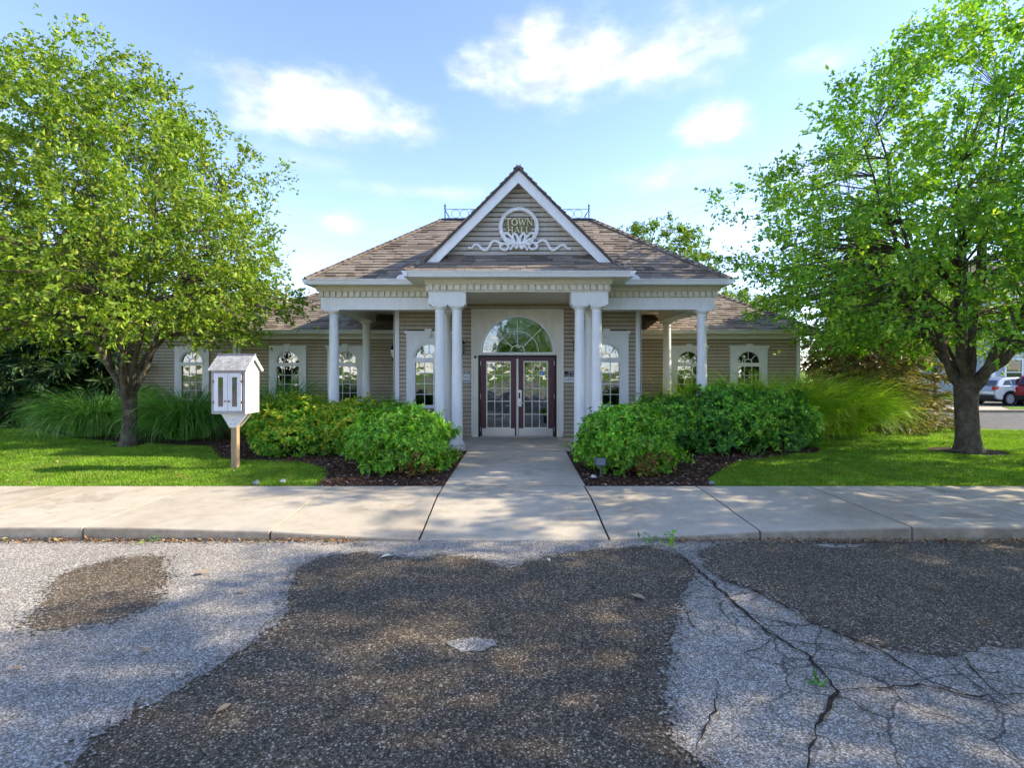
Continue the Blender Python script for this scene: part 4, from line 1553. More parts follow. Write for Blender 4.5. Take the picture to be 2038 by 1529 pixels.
ws = math.hypot(1, WPI)
UPW = (0, 1 / ws, WPI / ws)
under = lambda p: abs(p.x - AX) < 4.6 and p.z > 3.75
shingle_slope(wr1, (AX + 3.3, WE, ZW), (AX + 9.2, WE, ZW), UPW, 2.25 * ws, 0, 1 / ws, seed=9, skip=under)
shingle_slope(wr2, (AX - 9.2, WE, ZW), (AX - 3.3, WE, ZW), UPW, 2.25 * ws, 1 / ws, 0, seed=10, skip=under)
shingle_slope(wr3, (AX - 13.8, EE, ZW), (AX - 6.9, EE, ZW), UPW, 2.25 * ws, 1 / ws, 0, seed=11)
shingle_slope(wr1, (AX + 9.2, WE, ZW), (AX + 9.2, 21.9, ZW), (-1 / ws, 0, WPI / ws), 2.25 * ws, 1 / ws, 0.5, seed=12)
for s in (-1, 1):
    caps(rf, (AX + s * HX, RY0, ZE), (AX + s * (HX - DI), RY0 + DI, ZR), 20)
    caps(bay, (AX + s * 2.41, GE - 0.03, ZE), (AX + s * 1.9, GE + 0.48, ZE + PIT * 0.51), 21)
caps(wr1, (AX + 9.2, WE, ZW), (rb1, WE + 2.25, zr1), 22)
caps(wr2, (AX - 9.2, WE, ZW), (ra2, WE + 2.25, zr2), 23)
caps(wr1, (AX + 3.3, WE + 2.25, zr1), (rb1, WE + 2.25, zr1), 24)
caps(wr2, (ra2, WE + 2.25, zr2), (AX - 3.3, WE + 2.25, zr2), 25)
caps(wr3, (ra3, EE + 2.25, zr3), (AX - 6.9, EE + 2.25, zr3), 26)
caps(gr_, (AX, GF - 0.04, GA + 0.03), (AX, 15, GA + 0.03), 27)

# ---- iron cresting
ZC = ZR + 0.08
ya, yb = RY0 + DI + 0.1, RY1 - DI - 0.1
xa, xb = AX - 2.03, AX + 2.03
rails = MB()
for y in (ya, yb):
    for z in (ZC + 0.02, ZC + 0.275):
        rails.tube([(xa, y, z), (xb, y, z)], 0.008, 5)
for x in (xa, xb):
    for z in (ZC + 0.02, ZC + 0.275):
        rails.tube([(x, ya, z), (x, yb, z)], 0.008, 5)
crest = mk("roof_cresting", rails, "iron", hall)
pr = [(0.016, ZC), (0.016, ZC + 0.30), (0.026, ZC + 0.31), (0.013, ZC + 0.33), (0.03, ZC + 0.37), (0.018, ZC + 0.40), (0.004, ZC + 0.45)]
for x in (xa, xb):
    for y in (ya, yb):
        mk("post", MB().lathe(x, y, pr, 8), "iron", crest, smooth=50)
        s = 1 if x < AX else -1
        mk("brace", MB().tube([(x, y, ZC + 0.26), (x + s * 0.17, y, ZC)], 0.008, 5).tube([(x + s * .09, y, ZC + .12), (x + s * .09, y, ZC)], 0.006, 5), "iron", crest)
n = 15
for k in range(n):
    x = xa + 0.30 + (xb - xa - 0.60) * k / (n - 1)
    for y in (ya, yb):
        pts = [(x + 0.115 * math.cos(a), y, ZC + 0.147 + 0.115 * math.sin(a)) for a in [2 * math.pi * q / 20 for q in range(20)]]
        mk("ring", MB().tube(pts, 0.006, 5, closed=True, flat=(0, 1, 0)), "iron", crest)

# ---- wreath, bow and lettering in the gable
EYY = GS - 0.035


def ep(u, v):      # local drawing units -> world on the gable
    return (AX + 0.012 + (u - 1000) * 0.00125, 5.02 + (480 - v) * 0.00125)


mb = MB()
rg = random.Random(3)
cxw, czw = ep(1000, 480)
N = 64
pts = [(cxw + 0.40 * math.cos(2 * math.pi * k / N), EYY, czw + 0.40 * math.sin(2 * math.pi * k / N)) for k in range(N)]
mb.tube(pts, [0.046 + 0.008 * math.sin(k * 2.4) for k in range(N)], 8, closed=True, flat=(0, 1, 0))
wreath = mk("wreath", mb, "white_paint", hall, smooth=60)
leafs = MB()
for k in range(72):
    a = 2 * math.pi * k / 72
    rr = 0.40 + (0.028 if k % 2 else -0.026)
    px_, pz_ = cxw + rr * math.cos(a), czw + rr * math.sin(a)
    da = a + math.pi / 2 + (0.5 if k % 2 else -0.5)
    d = Vector((math.cos(da), 0, math.sin(da)))
    leafs.tube([Vector((px_, EYY - 0.03, pz_)) - d * 0.03, Vector((px_, EYY - 0.042, pz_)), Vector((px_, EYY - 0.032, pz_)) + d * 0.038], [0.004, 0.016, 0.003], 5)
mk("wreath_leaf", leafs, "white_paint", wreath, smooth=60)


def ribbon(uv, r=0.032, closed=False, dy=0.0):
    P = [Vector((ep(*q)[0], EYY - dy, ep(*q)[1])) for q in uv]
    # Catmull-Rom
    o = []
    m_ = len(P)
    rng = range(m_) if closed else range(m_ - 1)
    for i in rng:
        p0 = P[(i - 1) % m_] if closed else P[max(i - 1, 0)]
        p1, p2 = P[i], P[(i + 1) % m_]
        p3 = P[(i + 2) % m_] if closed else P[min(i + 2, m_ - 1)]
        for k in range(5):
            t = k / 5
            o.append(0.5 * ((2 * p1) + (p2 - p0) * t + (2 * p0 - 5 * p1 + 4 * p2 - p3) * t * t + (3 * p1 - p0 - 3 * p2 + p3) * t ** 3))
    if not closed:
        o.append(P[-1])
    return mk("ribbon", MB().tube(o, r, 8, closed=closed, flat=(0, 1, 0)), "white_paint", wreath, smooth=60)


tail = [(105, 830), (165, 848), (225, 785), (290, 800), (350, 865), (430, 880), (480, 820), (520, 748), (580, 720), (650, 745), (720, 800)]
ribbon(tail)
ribbon([(1910, 865), (1850, 850), (1790, 795), (1720, 812), (1650, 870), (1570, 872), (1520, 800), (1470, 725), (1400, 712), (1330, 755), (1270, 800)])


def loop(u, v, ru, rv, rot, r=0.03, dy=0.02):
    c, s = math.cos(rot), math.sin(rot)
    ribbon([(u + ru * math.cos(a) * c - rv * math.sin(a) * s, v + ru * math.cos(a) * s + rv * math.sin(a) * c) for a in [2 * math.pi * k / 10 for k in range(10)]], r, True, dy)


loop(940, 680, 42, 85, -0.28, dy=0.028)
loop(1065, 680, 42, 85, 0.28, dy=0.028)
loop(815, 665, 46, 100, -0.75, dy=0.02)
loop(1190, 665, 46, 100, 0.75, dy=0.02)
loop(745, 825, 75, 55, 0.1, dy=0.012)
loop(1250, 810, 75, 58, -0.1, dy=0.012)
ribbon([(1000, 760), (930, 790), (880, 830), (850, 885)], 0.028, dy=0.03)
ribbon([(1000, 760), (1070, 790), (1120, 840), (1150, 885)], 0.028, dy=0.03)
ribbon([(980, 780), (960, 850), (935, 830)], 0.026, dy=0.035)
ribbon([(1020, 780), (1040, 860), (1075, 830)], 0.026, dy=0.035)
ribbon([(800, 800), (900, 760), (1000, 780), (1110, 750), (1210, 690)], 0.034, dy=0.04)
ribbon([(1200, 800), (1100, 770), (1000, 775), (890, 740), (790, 690)], 0.034, dy=0.04)


def stroke(mb, x0, z0, x1, z1, w, y0, y1):
    d = Vector((x1 - x0, z1 - z0)).normalized()
    s = Vector((-d.y, d.x)) * w / 2
    mb.ey([(x0 + s.x, z0 + s.y), (x0 - s.x, z0 - s.y), (x1 - s.x, z1 - s.y), (x1 + s.x, z1 + s.y)], y0, y1)


def letter(ch, x, z, w, h):
    S = {"T": [(0, 1, 1, 1, .17), (.5, 0, .5, 1, .2), (.28, .03, .72, .03, .07), (.05, .78, .05, 1, .09), (.95, .78, .95, 1, .09)],
         "W": [(.08, 1, .3, 0, .19), (.3, 0, .52, .9, .1), (.5, .9, .72, 0, .19), (.72, 0, .94, 1, .1), (-.04, .98, .22, .98, .07), (.8, .98, 1.06, .98, .07)],
         "N": [(.14, 0, .14, 1, .1), (.12, 1, .86, 0, .2), (.86, 0, .86, 1, .1), (0, .03, .3, .03, .07), (.7, .97, 1, .97, .07), (0, .97, .2, .97, .07)],
         "H": [(.2, 0, .2, 1, .2), (.8, 0, .8, 1, .2), (.2, .5, .8, .5, .1), (.02, .03, .38, .03, .07), (.62, .03, .98, .03, .07), (.02, .97, .38, .97, .07), (.62, .97, .98, .97, .07)],
         "A": [(.12, 0, .5, 1, .1), (.48, 1, .86, 0, .2), (.28, .33, .72, .33, .09), (-.04, .03, .28, .03, .07), (.7, .03, 1.04, .03, .07)],
         "L": [(.25, 0, .25, 1, .2), (.1, .05, .95, .05, .12), (.05, .97, .45, .97, .07), (.93, .05, .93, .28, .08)]}
    mb = MB()
    y0, y1 = GS - 0.075, GS - 0.045
    if ch == "O":
        for k in range(24):
            a0, a1 = 2 * math.pi * k / 24, 2 * math.pi * (k + 1) / 24
            q = []
            for (a, f) in ((a0, 1), (a1, 1), (a1, 0), (a0, 0)):
                rx = w / 2 - (0 if f else w * 0.2)
                rz = h / 2 - (0 if f else h * 0.11)
                q.append((x + w / 2 + rx * math.cos(a), z + h / 2 + rz * math.sin(a)))
            mb.ey(q, y0, y1)
    else:
        for k, (a, b, c, d, t) in enumerate(S[ch]):
            stroke(mb, x + a * w, z + b * h, x + c * w, z + d * h, t * 0.11, y0 - 0.0006 * k, y1)
    mk("letter", mb, "gold_letter", wreath)


paint("olive", (0.25, 0.22, 0.10), 0.2)
mk("letter_plate", MB().box(AX - 0.30, AX + 0.325, GS - 0.042, GS - 0.02, 5.04, 5.215).box(AX - 0.265, AX + 0.285, GS - 0.041, GS - 0.02, 4.875, 5.039), "olive", wreath)
x = AX - 0.288
for ch, w_ in zip("TOWN", (0.125, 0.145, 0.175, 0.135)):
    letter(ch, x, 5.055, w_, 0.148)
    x += w_ + 0.008
x = AX - 0.243
for ch, w_ in zip("HALL", (0.135, 0.135, 0.105, 0.105)):
    letter(ch, x, 4.89, w_, 0.135)
    x += w_ + 0.008

# ================================================================== small things on the building
def lantern(x, y, z, nx, ny, label):
    """wall lantern; (nx, ny) points away from the wall"""
    t = empty("wall_lantern", (x, y, z), label, "lantern", "black wall lanterns at the entrance")
    sx, sy = -ny, nx
    mb = MB()
    w, h, d = 0.055, 0.11, 0.02
    mb.ext([(-w, -h), (w, -h), (w, h), (-w, h)], lambda p: (x + sx * p[0] + nx * 0.02, y + sy * p[0] + ny * 0.02, z + p[1]), lambda p: (x + sx * p[0] + nx * 0.04, y + sy * p[0] + ny * 0.04, z + p[1]))
    mk("back_plate", mb, "iron", t)
    cxl, cyl = x + nx * 0.15, y + ny * 0.15
    mk("arm", MB().tube([(x + nx * 0.03, y + ny * 0.03, z - 0.05), (x + nx * 0.08, y + ny * 0.08, z - 0.14), (cxl, cyl, z - 0.16), (cxl, cyl, z - 0.10)], 0.010, 6), "iron", t, smooth=50)
    mk("lamp_glass", MB().lathe(cxl, cyl, [(0.045, z - 0.09), (0.085, z + 0.12), (0.08, z + 0.125)], 6), "glass", t)
    mk("lamp_base", MB().lathe(cxl, cyl, [(0.012, z - 0.20), (0.05, z - 0.12), (0.055, z - 0.092)], 8), "iron", t, smooth=50)
    mk("lamp_cap", MB().lathe(cxl, cyl, [(0.10, z + 0.126), (0.10, z + 0.14), (0.06, z + 0.18), (0.03, z + 0.22), (0.012, z + 0.24), (0.02, z + 0.26), (0.003, z + 0.29)], 8), "iron", t, smooth=50)
    return t


lantern(AX - 1.42, VY - 0.018, 2.42, 0, -1, "dark wall lantern left of the maroon doors, half behind a column")
lantern(AX + 1.50, VY - 0.018, 2.45, 0, -1, "dark wall lantern right of the maroon doors above the small sign")
lantern(AX - 3.178, 14.0, 2.30, -1, 0, "dark wall lantern at the outer left corner of the entrance wall")


def text_mesh(body, size, x, y, z, mat, parent, name="lettering", width=None):
    cu = bpy.data.curves.new("text", "FONT")
    cu.body = body
    cu.size = size
    cu.extrude = 0.0008
    ob = bpy.data.objects.new("text", cu)
    COL.objects.link(ob)
    dg = bpy.context.evaluated_depsgraph_get()
    me = bpy.data.meshes.new_from_object(ob.evaluated_get(dg))
    bpy.data.objects.remove(ob, do_unlink=True)
    n = len(me.vertices)
    co = np.empty(n * 3, np.float32)
    me.vertices.foreach_get("co", co)
    co = co.reshape(-1, 3)
    if width:
        co[:, 0] *= width / max(1e-6, co[:, 0].max())
    fs = [tuple(p.vertices) for p in me.polygons]
    vs = [(x + p[0], y - p[2], z + p[1]) for p in co]
    bpy.data.meshes.remove(me)
    return mk(name, MB().add(vs, fs), mat, parent)


SY = VY - 0.02
sg = empty("wall_sign", (1.50, SY, 1.55), "small black and white sign right of the maroon doors", "sign")
mk("board", MB().box(1.33, 1.72, SY - 0.010, SY - 0.001, 1.555, 1.87), "sign_white", sg)
mk("header", MB().box(1.345, 1.705, SY - 0.013, SY - 0.0105, 1.70, 1.855), "sign_black", sg)
text_mesh("HOLLY", 0.07, 1.44, SY - 0.0145, 1.79, "sign_white", sg, width=0.20)
text_mesh("CLUB HOUSE", 0.075, 1.36, SY - 0.0145, 1.715, "sign_white", sg, width=0.335)
text_mesh("LPM. 52", 0.07, 1.40, SY - 0.0125, 1.61, "sign_black", sg, width=0.24)
sg = empty("wall_sign", (-1.25, SY, 1.56), "small white notice with dark bands left of the maroon doors", "sign")
mk("board", MB().box(-1.42, -1.075, SY - 0.010, SY - 0.001, 1.55, 1.865), "sign_white", sg)
mk("header", MB().box(-1.41, -1.09, SY - 0.013, SY - 0.0105, 1.78, 1.85), "sign_black", sg)
mk("footer", MB().box(-1.41, -1.09, SY - 0.013, SY - 0.0105, 1.59, 1.61), "sign_black", sg)
ln = MB()
for k, (a, b, z) in enumerate(((-1.39, -1.31, 1.80), (-1.30, -1.22, 1.80), (-1.21, -1.12, 1.80))):
    ln.box(a, b, SY - 0.0145, SY - 0.0132, z, z + 0.028)
mk("lettering", ln, "sign_white", sg)
ln = MB()
for (a, b, z) in ((-1.38, -1.30, 1.725), (-1.27, -1.24, 1.725), (-1.39, -1.26, 1.68), (-1.24, -1.10, 1.68)):
    ln.box(a, b, SY - 0.0125, SY - 0.0105, z, z + 0.022)
mk("lettering", ln, "library_grey", sg)
kp = empty("door_keypad", (1.62, SY, 1.2), "beige door keypad with black button below the right wall sign", "keypad")
mk("plate", MB().box(1.56, 1.68, SY - 0.03, SY - 0.001, 1.24, 1.40), "keypad_grey", kp)
mk("button", MB().ey([(1.605 + 0.02 * math.cos(a), 1.33 + 0.038 * math.sin(a)) for a in [2 * math.pi * k / 14 for k in range(14)]], SY - 0.04, SY - 0.031), "sign_black", kp)

# ================================================================== book box on a post
LX, LY = -4.93, 9.33
lib = empty("little_library", (LX, LY, GZ), "white little library book box with pitched roof on a wooden post", "book box")
x0, x1, y0, y1, z0, z1 = -5.245, -4.655, 9.13, 9.62, 1.115, 1.885
mk("post", MB().box(LX - 0.055, LX + 0.045, 9.27, 9.375, 0.02, 1.10), "wood_post", lib)
body = MB().box(x0, x0 + 0.03, y0, y1, z0, z1).box(x1 - 0.03, x1, y0, y1, z0, z1).box(x0 + 0.03, x1 - 0.03, y1 - 0.03, y1, z0, z1)
body.box(x0 + 0.03, x1 - 0.03, y0, y1 - 0.03, z0, z0 + 0.03).box(x0 + 0.03, x1 - 0.03, y0 + 0.02, y1 - 0.03, z1 - 0.03, z1)
bd = mk("box", body, "library_white", lib)
for s in (0, 1):
    x = x0 if s == 0 else x1 - 0.025
    mk("gable", MB().ex([(y0, z1), (y1, z1), ((y0 + y1) / 2, z1 + 0.245)], x, x + 0.025), "library_white", lib)
fr = MB().box(x0 + 0.0, x0 + 0.045, y0 - 0.012, y0 - 0.001, z0, z1).box(x1 - 0.045, x1, y0 - 0.012, y0 - 0.001, z0, z1)
fr.box(x0 + 0.045, x1 - 0.045, y0 - 0.012, y0 - 0.001, z0, z0 + 0.05).box(x0 + 0.045, x1 - 0.045, y0 - 0.012, y0 - 0.001, z1 - 0.045, z1)
mk("front_frame", fr, "library_grey", lib)
mid = (x0 + x1) / 2 - 0.005
for s in (0, 1):
    a, b = (x0 + 0.05, mid - 0.003) if s == 0 else (mid + 0.003, x1 - 0.06)
    za, zb = z0 + 0.055, z1 - 0.05
    ga, gb = a + 0.075, b - 0.075
    zc, zd = za + 0.075, zb - 0.075
    d = mk("door", MB().box(a, ga, y0 - 0.028, y0 - 0.013, za, zb).box(gb, b, y0 - 0.028, y0 - 0.013, za, zb).box(ga, gb, y0 - 0.028, y0 - 0.013, za, zc).box(ga, gb, y0 - 0.028, y0 - 0.013, zd, zb), "library_white", lib)
    mk("pane", MB().box(ga, gb, y0 - 0.022, y0 - 0.018, zc, zd), "glass", d)
    hx = a - 0.006 if s == 0 else b + 0.006
    for z in (za + 0.15, zb - 0.15):
        mk("hinge", MB().box(hx - 0.012, hx + 0.012, y0 - 0.036, y0 - 0.0285, z - 0.02, z + 0.02), "hinge_brass", d)
    kx = mid - 0.03 if s == 0 else mid + 0.03
    mk("knob", MB().tube([(kx, y0 - 0.028, za + 0.17), (kx, y0 - 0.055, za + 0.17)], [0.008, 0.017], 8), "hinge_brass", d, smooth=50)
# books behind the glass
rg = random.Random(8)
k = 0
for zsh in (z0 + 0.04, z0 + 0.40):
    mk("shelf", MB().box(x0 + 0.03, x1 - 0.03, y0 + 0.06, y1 - 0.03, zsh - 0.015, zsh), "library_white", lib)
BOOK = ["keypad_grey", "maroon", "sticker_blue", "sign_white", "cream_paint", "siding"]
for zsh in (z0 + 0.041, z0 + 0.401):
    x = x0 + 0.035
    while x < x1 - 0.09:
        w_ = rg.uniform(0.022, 0.045)
        h_ = rg.uniform(0.18, 0.27)
        bk = mk("book", MB().box(x, x + w_, y0 + 0.07, y0 + 0.25, zsh, zsh + h_), BOOK[k % 6], lib)
        x += w_ + 0.003
        k += 1
# roof
ym = (y0 + y1) / 2
rz = z1 + 0.27
for s in (-1, 1):
    ye = ym + s * 0.315
    ze = z1 + 0.005
    mb = MB().ex([(ym, rz), (ye, ze), (ye, ze - 0.018), (ym, rz - 0.022)], x0 - 0.03, x1 + 0.05)
    r_ = mk("roof", mb, "library_white", lib)
    sh = MB()
    n_r = 7
    for r in range(n_r):
        for c in range(14):
            xa = x0 - 0.03 + (x1 - x0 + 0.08) * (c + (0.5 if r % 2 else 0)) / 14
            xb = min(xa + (x1 - x0 + 0.08) / 14 - 0.003, x1 + 0.05)
            if xb - xa < 0.01:
                continue
            t0, t1 = r / n_r - 0.02, (r + 1) / n_r
            P = lambda t, e: (ye + (ym - ye) * t, ze + (rz - ze) * t + e)
            a0, a1 = P(t0, 0.010), P(t1, 0.003)
            m0 = P(t0 - 0.03, 0.010)
            sh.add([(xa, a0[0], a0[1]), ((xa + xb) / 2, m0[0], m0[1]), (xb, a0[0], a0[1]), (xb, a1[0], a1[1]), (xa, a1[0], a1[1]),
                    (xa, a0[0], a0[1] - 0.008), ((xa + xb) / 2, m0[0], m0[1] - 0.008), (xb, a0[0], a0[1] - 0.008)],
                   [(0, 1, 2, 3, 4), (0, 5, 6, 1), (1, 6, 7, 2)])
    tag(mk("roof_shingles", sh, "library_roof", r_), kind="stuff")
mk("ridge_board", MB().box(x0 - 0.035, x1 + 0.055, ym - 0.025, ym + 0.025, rz + 0.004, rz + 0.02), "library_roof", lib)
for s in (-1, 1):
    mk("barge_board", MB().ex([(ym, rz - 0.024), (ym + s * 0.31, z1 - 0.014), (ym + s * 0.28, z1 - 0.03), (ym, rz - 0.07)], x1 + 0.026, x1 + 0.046), "library_white", lib)
for y in (9.225, 9.38):
    mk("bracket", MB().ey([(x0 + 0.11, z0 - 0.002), (x1 - 0.02, z0 - 0.002), (LX + 0.05, 0.865), (LX - 0.06, 0.865)], y, y + 0.04), "library_white", lib)
for (zx, zz) in ((LX - 0.03, 0.93), (LX + 0.03, 0.93), (LX, 1.0)):
    mk("screw", MB().tube([(zx, 9.2245, zz), (zx, 9.22, zz)], 0.008, 8), "sign_black", lib)

# spot lamp in the right bed
sp = empty("landscape_spotlight", (1.41, 8.52, GZ), "small grey landscape spotlight on a stake beside the right front shrub", "spotlight")
mk("stake", MB().tube([(1.42, 8.47, GZ), (1.45, 8.50, 0.22), (1.44, 8.52, 0.34)], [0.012, 0.014, 0.018], 8), "spot_housing", sp, smooth=50)
mk("housing", MB().ex([(8.44, 0.34), (8.46, 0.46), (8.56, 0.45), (8.60, 0.33)], 1.35, 1.52), "spot_housing", sp)
mk("lens", MB().ex([(8.434, 0.35), (8.452, 0.45), (8.456, 0.45), (8.438, 0.35)], 1.365, 1.505), "car_glass", sp)

# stones lying in the mulch
rg = random.Random(12)


def stone(x, y, sx, sy, sz, mat, label):
    bm = bmesh.new()
    bmesh.ops.create_icosphere(bm, subdivisions=2, radius=1)
    for v in bm.verts:
        v.co *= 1 + 0.22 * math.sin(3.1 * v.co.x + rg.random() * 0.4) * math.cos(2.7 * v.co.y)
        v.co.z = max(v.co.z, -0.5)
    me = bpy.data.meshes.new("stone")
    bm.to_mesh(me)
    bm.free()
    me.polygons.foreach_set("use_smooth", [True] * len(me.polygons))
    me.materials.append(M[mat])
    o = bpy.data.objects.new("stone", me)
    o.scale = (sx, sy, sz)
    o.rotation_euler.z = rg.random() * 3
    link(o, None, (x, y, GZ + 0.03 + sz * 0.35))
    tag(o, label, "stone", "stones in the mulch beds")


stone(-3.85, 10.75, 0.11, 0.07, 0.05, "stone_white", "largest white stone, leftmost in the mulch behind the left front shrub")
stone(-3.78, 11.15, 0.08, 0.04, 0.03, "stone_grey", "flat blue grey stone behind the largest white stone in the mulch")
stone(-3.55, 11.2, 0.06, 0.03, 0.025, "stone_white", "thin white stone farthest back in the mulch stone group")
stone(-3.42, 10.55, 0.08, 0.05, 0.03, "stone_white", "flat white stone right of the largest one in the mulch")
stone(-3.30, 11.1, 0.06, 0.05, 0.045, "stone_white", "upright white stone against the back shrub in the mulch")
stone(-3.18, 10.35, 0.07, 0.05, 0.04, "stone_grey", "grey stone beside the left edge of the left front shrub")
stone(1.32, 8.42, 0.055, 0.04, 0.035, "stone_white", "single white stone in the mulch by the walkway, right side")
stone(3.05, 7.98, 0.06, 0.04, 0.03, "stone_grey", "small grey stone at the right bed corner by the pavement")
stone(-3.55, 8.1, 0.07, 0.045, 0.03, "stone_white", "white stone in the grass edge near the left bed corner")
stone(-3.9, 7.96, 0.06, 0.04, 0.04, "stone_grey", "grey stone at the pavement edge in the left lawn")

# ================================================================== vegetation
def unit(v):
    return v / (np.linalg.norm(v, axis=1, keepdims=True) + 1e-9)


def leaf_arrays(pos, d, nrm, length, width, fold=0.25):
    """diamond leaves folded on the midrib: base, left, tip, right"""
    d = unit(d)
    s = unit(np.cross(d, nrm))
    n = np.cross(s, d)
    L = length[:, None]
    Wd = width[:, None]
    base = pos
    tip = pos + d * L - n * L * 0.08
    mid = pos + d * L * 0.45
    left = mid + s * Wd * 0.5 + n * Wd * fold
    right = mid - s * Wd * 0.5 + n * Wd * fold
    k = len(pos)
    v = np.stack([base, left, tip, right], 1).reshape(-1, 3)
    i = np.arange(k)[:, None] * 4
    t = np.concatenate([i + np.array([[0, 2, 1]]), i + np.array([[0, 3, 2]])], 1).reshape(-1, 3)
    return v, t


def shrub(x, y, rx, ry, h, clumps, mats, label, seed, leaf=0.07, dry=None, group="rounded shrubs in the mulch beds"):
    """rounded evergreen: whorls of leaves on a lumpy dome, thinner ones inside"""
    g = np.random.default_rng(seed)
    root = empty("shrub", (x, y, GZ), label, "shrub", group)
    st = MB()
    for k in range(7):
        a = k * 0.9 + g.uniform(0, .4)
        e = g.uniform(0.4, 0.75)
        st.tube([(x + 0.05 * math.cos(a), y + 0.05 * math.sin(a), GZ), (x + rx * e * 0.5 * math.cos(a), y + ry * e * 0.5 * math.sin(a), GZ + h * 0.35), (x + rx * e * math.cos(a), y + ry * e * math.sin(a), GZ + h * 0.7)], [0.025, 0.018, 0.008], 5)
    mk("stem", st, "bark", root)
    lump = g.uniform(0, 6.28, (8, 3))
    fq = g.integers(2, 6, (8, 2))

    def dome(n, shell):
        u = g.uniform(-0.55, 1.0, n)
        a = g.uniform(0, 2 * np.pi, n)
        cr = np.sqrt(np.clip(1 - u * u, 0, 1))
        dirs = np.stack([cr * np.cos(a), cr * np.sin(a), u], 1)
        r = np.ones(n)
        for j in range(8):
            r += 0.062 * np.sin(fq[j, 0] * a + lump[j, 0]) * np.sin(fq[j, 1] * 1.3 * u * 2 + lump[j, 1])
        r *= shell
        p = dirs * r[:, None]
        zc = h * 0.44
        P = np.stack([x + p[:, 0] * rx, y + p[:, 1] * ry, GZ + zc + p[:, 2] * (h - zc)], 1)
        low = p[:, 2] < 0
        P[low, 2] = GZ + zc + p[low, 2] * zc * 1.75
        keep = P[:, 2] > GZ + 0.05
        return P[keep], dirs[keep]

    for name, frac, sh, mat in (("foliage", 1.0, None, mats[0]), ("new_growth", 0.45, None, mats[1])):
        n = int(clumps * frac)
        shell = g.uniform(0.62, 1.0, n) ** 0.5 if name == "foliage" else g.uniform(0.93, 1.04, n) + np.abs(g.normal(0, 0.035, n))
        P, D = dome(n, shell)
        if name == "new_growth":
            k = D[:, 2] > g.uniform(-0.5, 0.5, len(D))
            P, D = P[k], D[k]
        per = 9
        N = len(P) * per
        cp = np.repeat(P, per, 0)
        cd = np.repeat(unit(D + g.normal(0, 0.35, D.shape) + np.array([0, 0, 0.35])), per, 0)
        rnd = unit(g.normal(0, 1, (N, 3)))
        side_ = unit(np.cross(cd, rnd))
        dirn = unit(cd * g.uniform(0.25, 0.9, (N, 1)) + side_)
        L = g.uniform(0.7, 1.25, N) * leaf
        v, t = leaf_arrays(cp + g.normal(0, 0.018, cp.shape), dirn, cd, L, L * 0.46)
        fast_mesh(name, v, t, mat, root, (x, y, GZ))
    ns_ = 60
    P, D = dome(ns_, g.uniform(0.98, 1.06, ns_))
    k = D[:, 2] > -0.1
    P, D = P[k], unit(D[k] + g.normal(0, 0.35, D[k].shape) + np.array([0, 0, 0.7]))
    st = MB()
    cps, cds = [], []
    for p_, d_ in zip(P, D):
        ln_s = g.uniform(0.08, 0.2)
        st.tube([p_ - d_ * 0.15, p_, p_ + d_ * ln_s], [0.005, 0.004, 0.002], 4)
        for f_ in (0.25, 0.6, 1.0):
            for _ in range(5):
                cps.append(p_ + d_ * ln_s * f_)
                cds.append(d_)
    tag(mk("shoot_stems", st, "bark", root), kind="stuff")
    cps, cds = np.array(cps), np.array(cds)
    sd_ = unit(np.cross(cds, unit(g.normal(0, 1, cds.shape))))
    L = g.uniform(0.7, 1.2, len(cps)) * leaf
    v, t = leaf_arrays(cps, unit(cds * 0.6 + sd_), cds, L, L * 0.46)
    tag(fast_mesh("shoots", v, t, mats[1], root, (x, y, GZ)), kind="stuff")
    if dry is not None:
        dxy, n = dry
        P = np.stack([g.normal(dxy[0], 0.16, n), g.normal(dxy[1], 0.12, n), g.uniform(GZ + 0.08, GZ + 0.42, n)], 1)
        per = 8
        cp = np.repeat(P, per, 0)
        v, t = leaf_arrays(cp + g.normal(0, 0.02, cp.shape), unit(g.normal(0, 1, cp.shape)), unit(g.normal(0, 1, cp.shape)), g.uniform(0.04, 0.07, len(cp)), g.uniform(0.02, 0.03, len(cp)))
        fast_mesh("dry_foliage", v, t, "leaf_dry", root, (x, y, GZ))
    return root


LIME = ("leaf_shrub_lime", "leaf_shrub_lime")
MIDG = ("leaf_shrub", "leaf_shrub")
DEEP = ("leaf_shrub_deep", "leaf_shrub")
shrub(-1.97, 9.35, 0.88, 0.80, 1.06, 1700, ("leaf_shrub", "leaf_shrub"), "rounded green shrub left of the walkway with brown dead patch at its foot", 11, dry=((-1.62, 8.62), 70))
shrub(2.02, 9.25, 0.83, 0.80, 1.08, 1650, ("leaf_shrub", "leaf_shrub"), "rounded green shrub right of the walkway beside the spotlight", 12, dry=((2.2, 8.55), 60))
shrub(-4.50, 11.0, 0.98, 0.75, 1.14, 1800, ("leaf_shrub", "leaf_shrub_lime"), "yellow green shrub beside the little library", 13)
shrub(-3.35, 11.1, 0.86, 0.7, 1.08, 1500, ("leaf_shrub", "leaf_shrub_lime"), "yellow green shrub in front of the outer left column", 14)
shrub(-2.65, 11.35, 0.55, 0.55, 1.02, 900, ("leaf_shrub_deep", "leaf_shrub"), "small green shrub tucked behind the left front shrub", 15)
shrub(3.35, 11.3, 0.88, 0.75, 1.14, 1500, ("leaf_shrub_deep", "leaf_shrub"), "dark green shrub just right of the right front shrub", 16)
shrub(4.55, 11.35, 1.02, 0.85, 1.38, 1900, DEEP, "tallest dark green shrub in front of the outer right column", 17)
shrub(5.75, 11.75, 0.98, 0.85, 1.28, 1700, DEEP, "dark green shrub at the right end of the hedge by the reeds", 18)


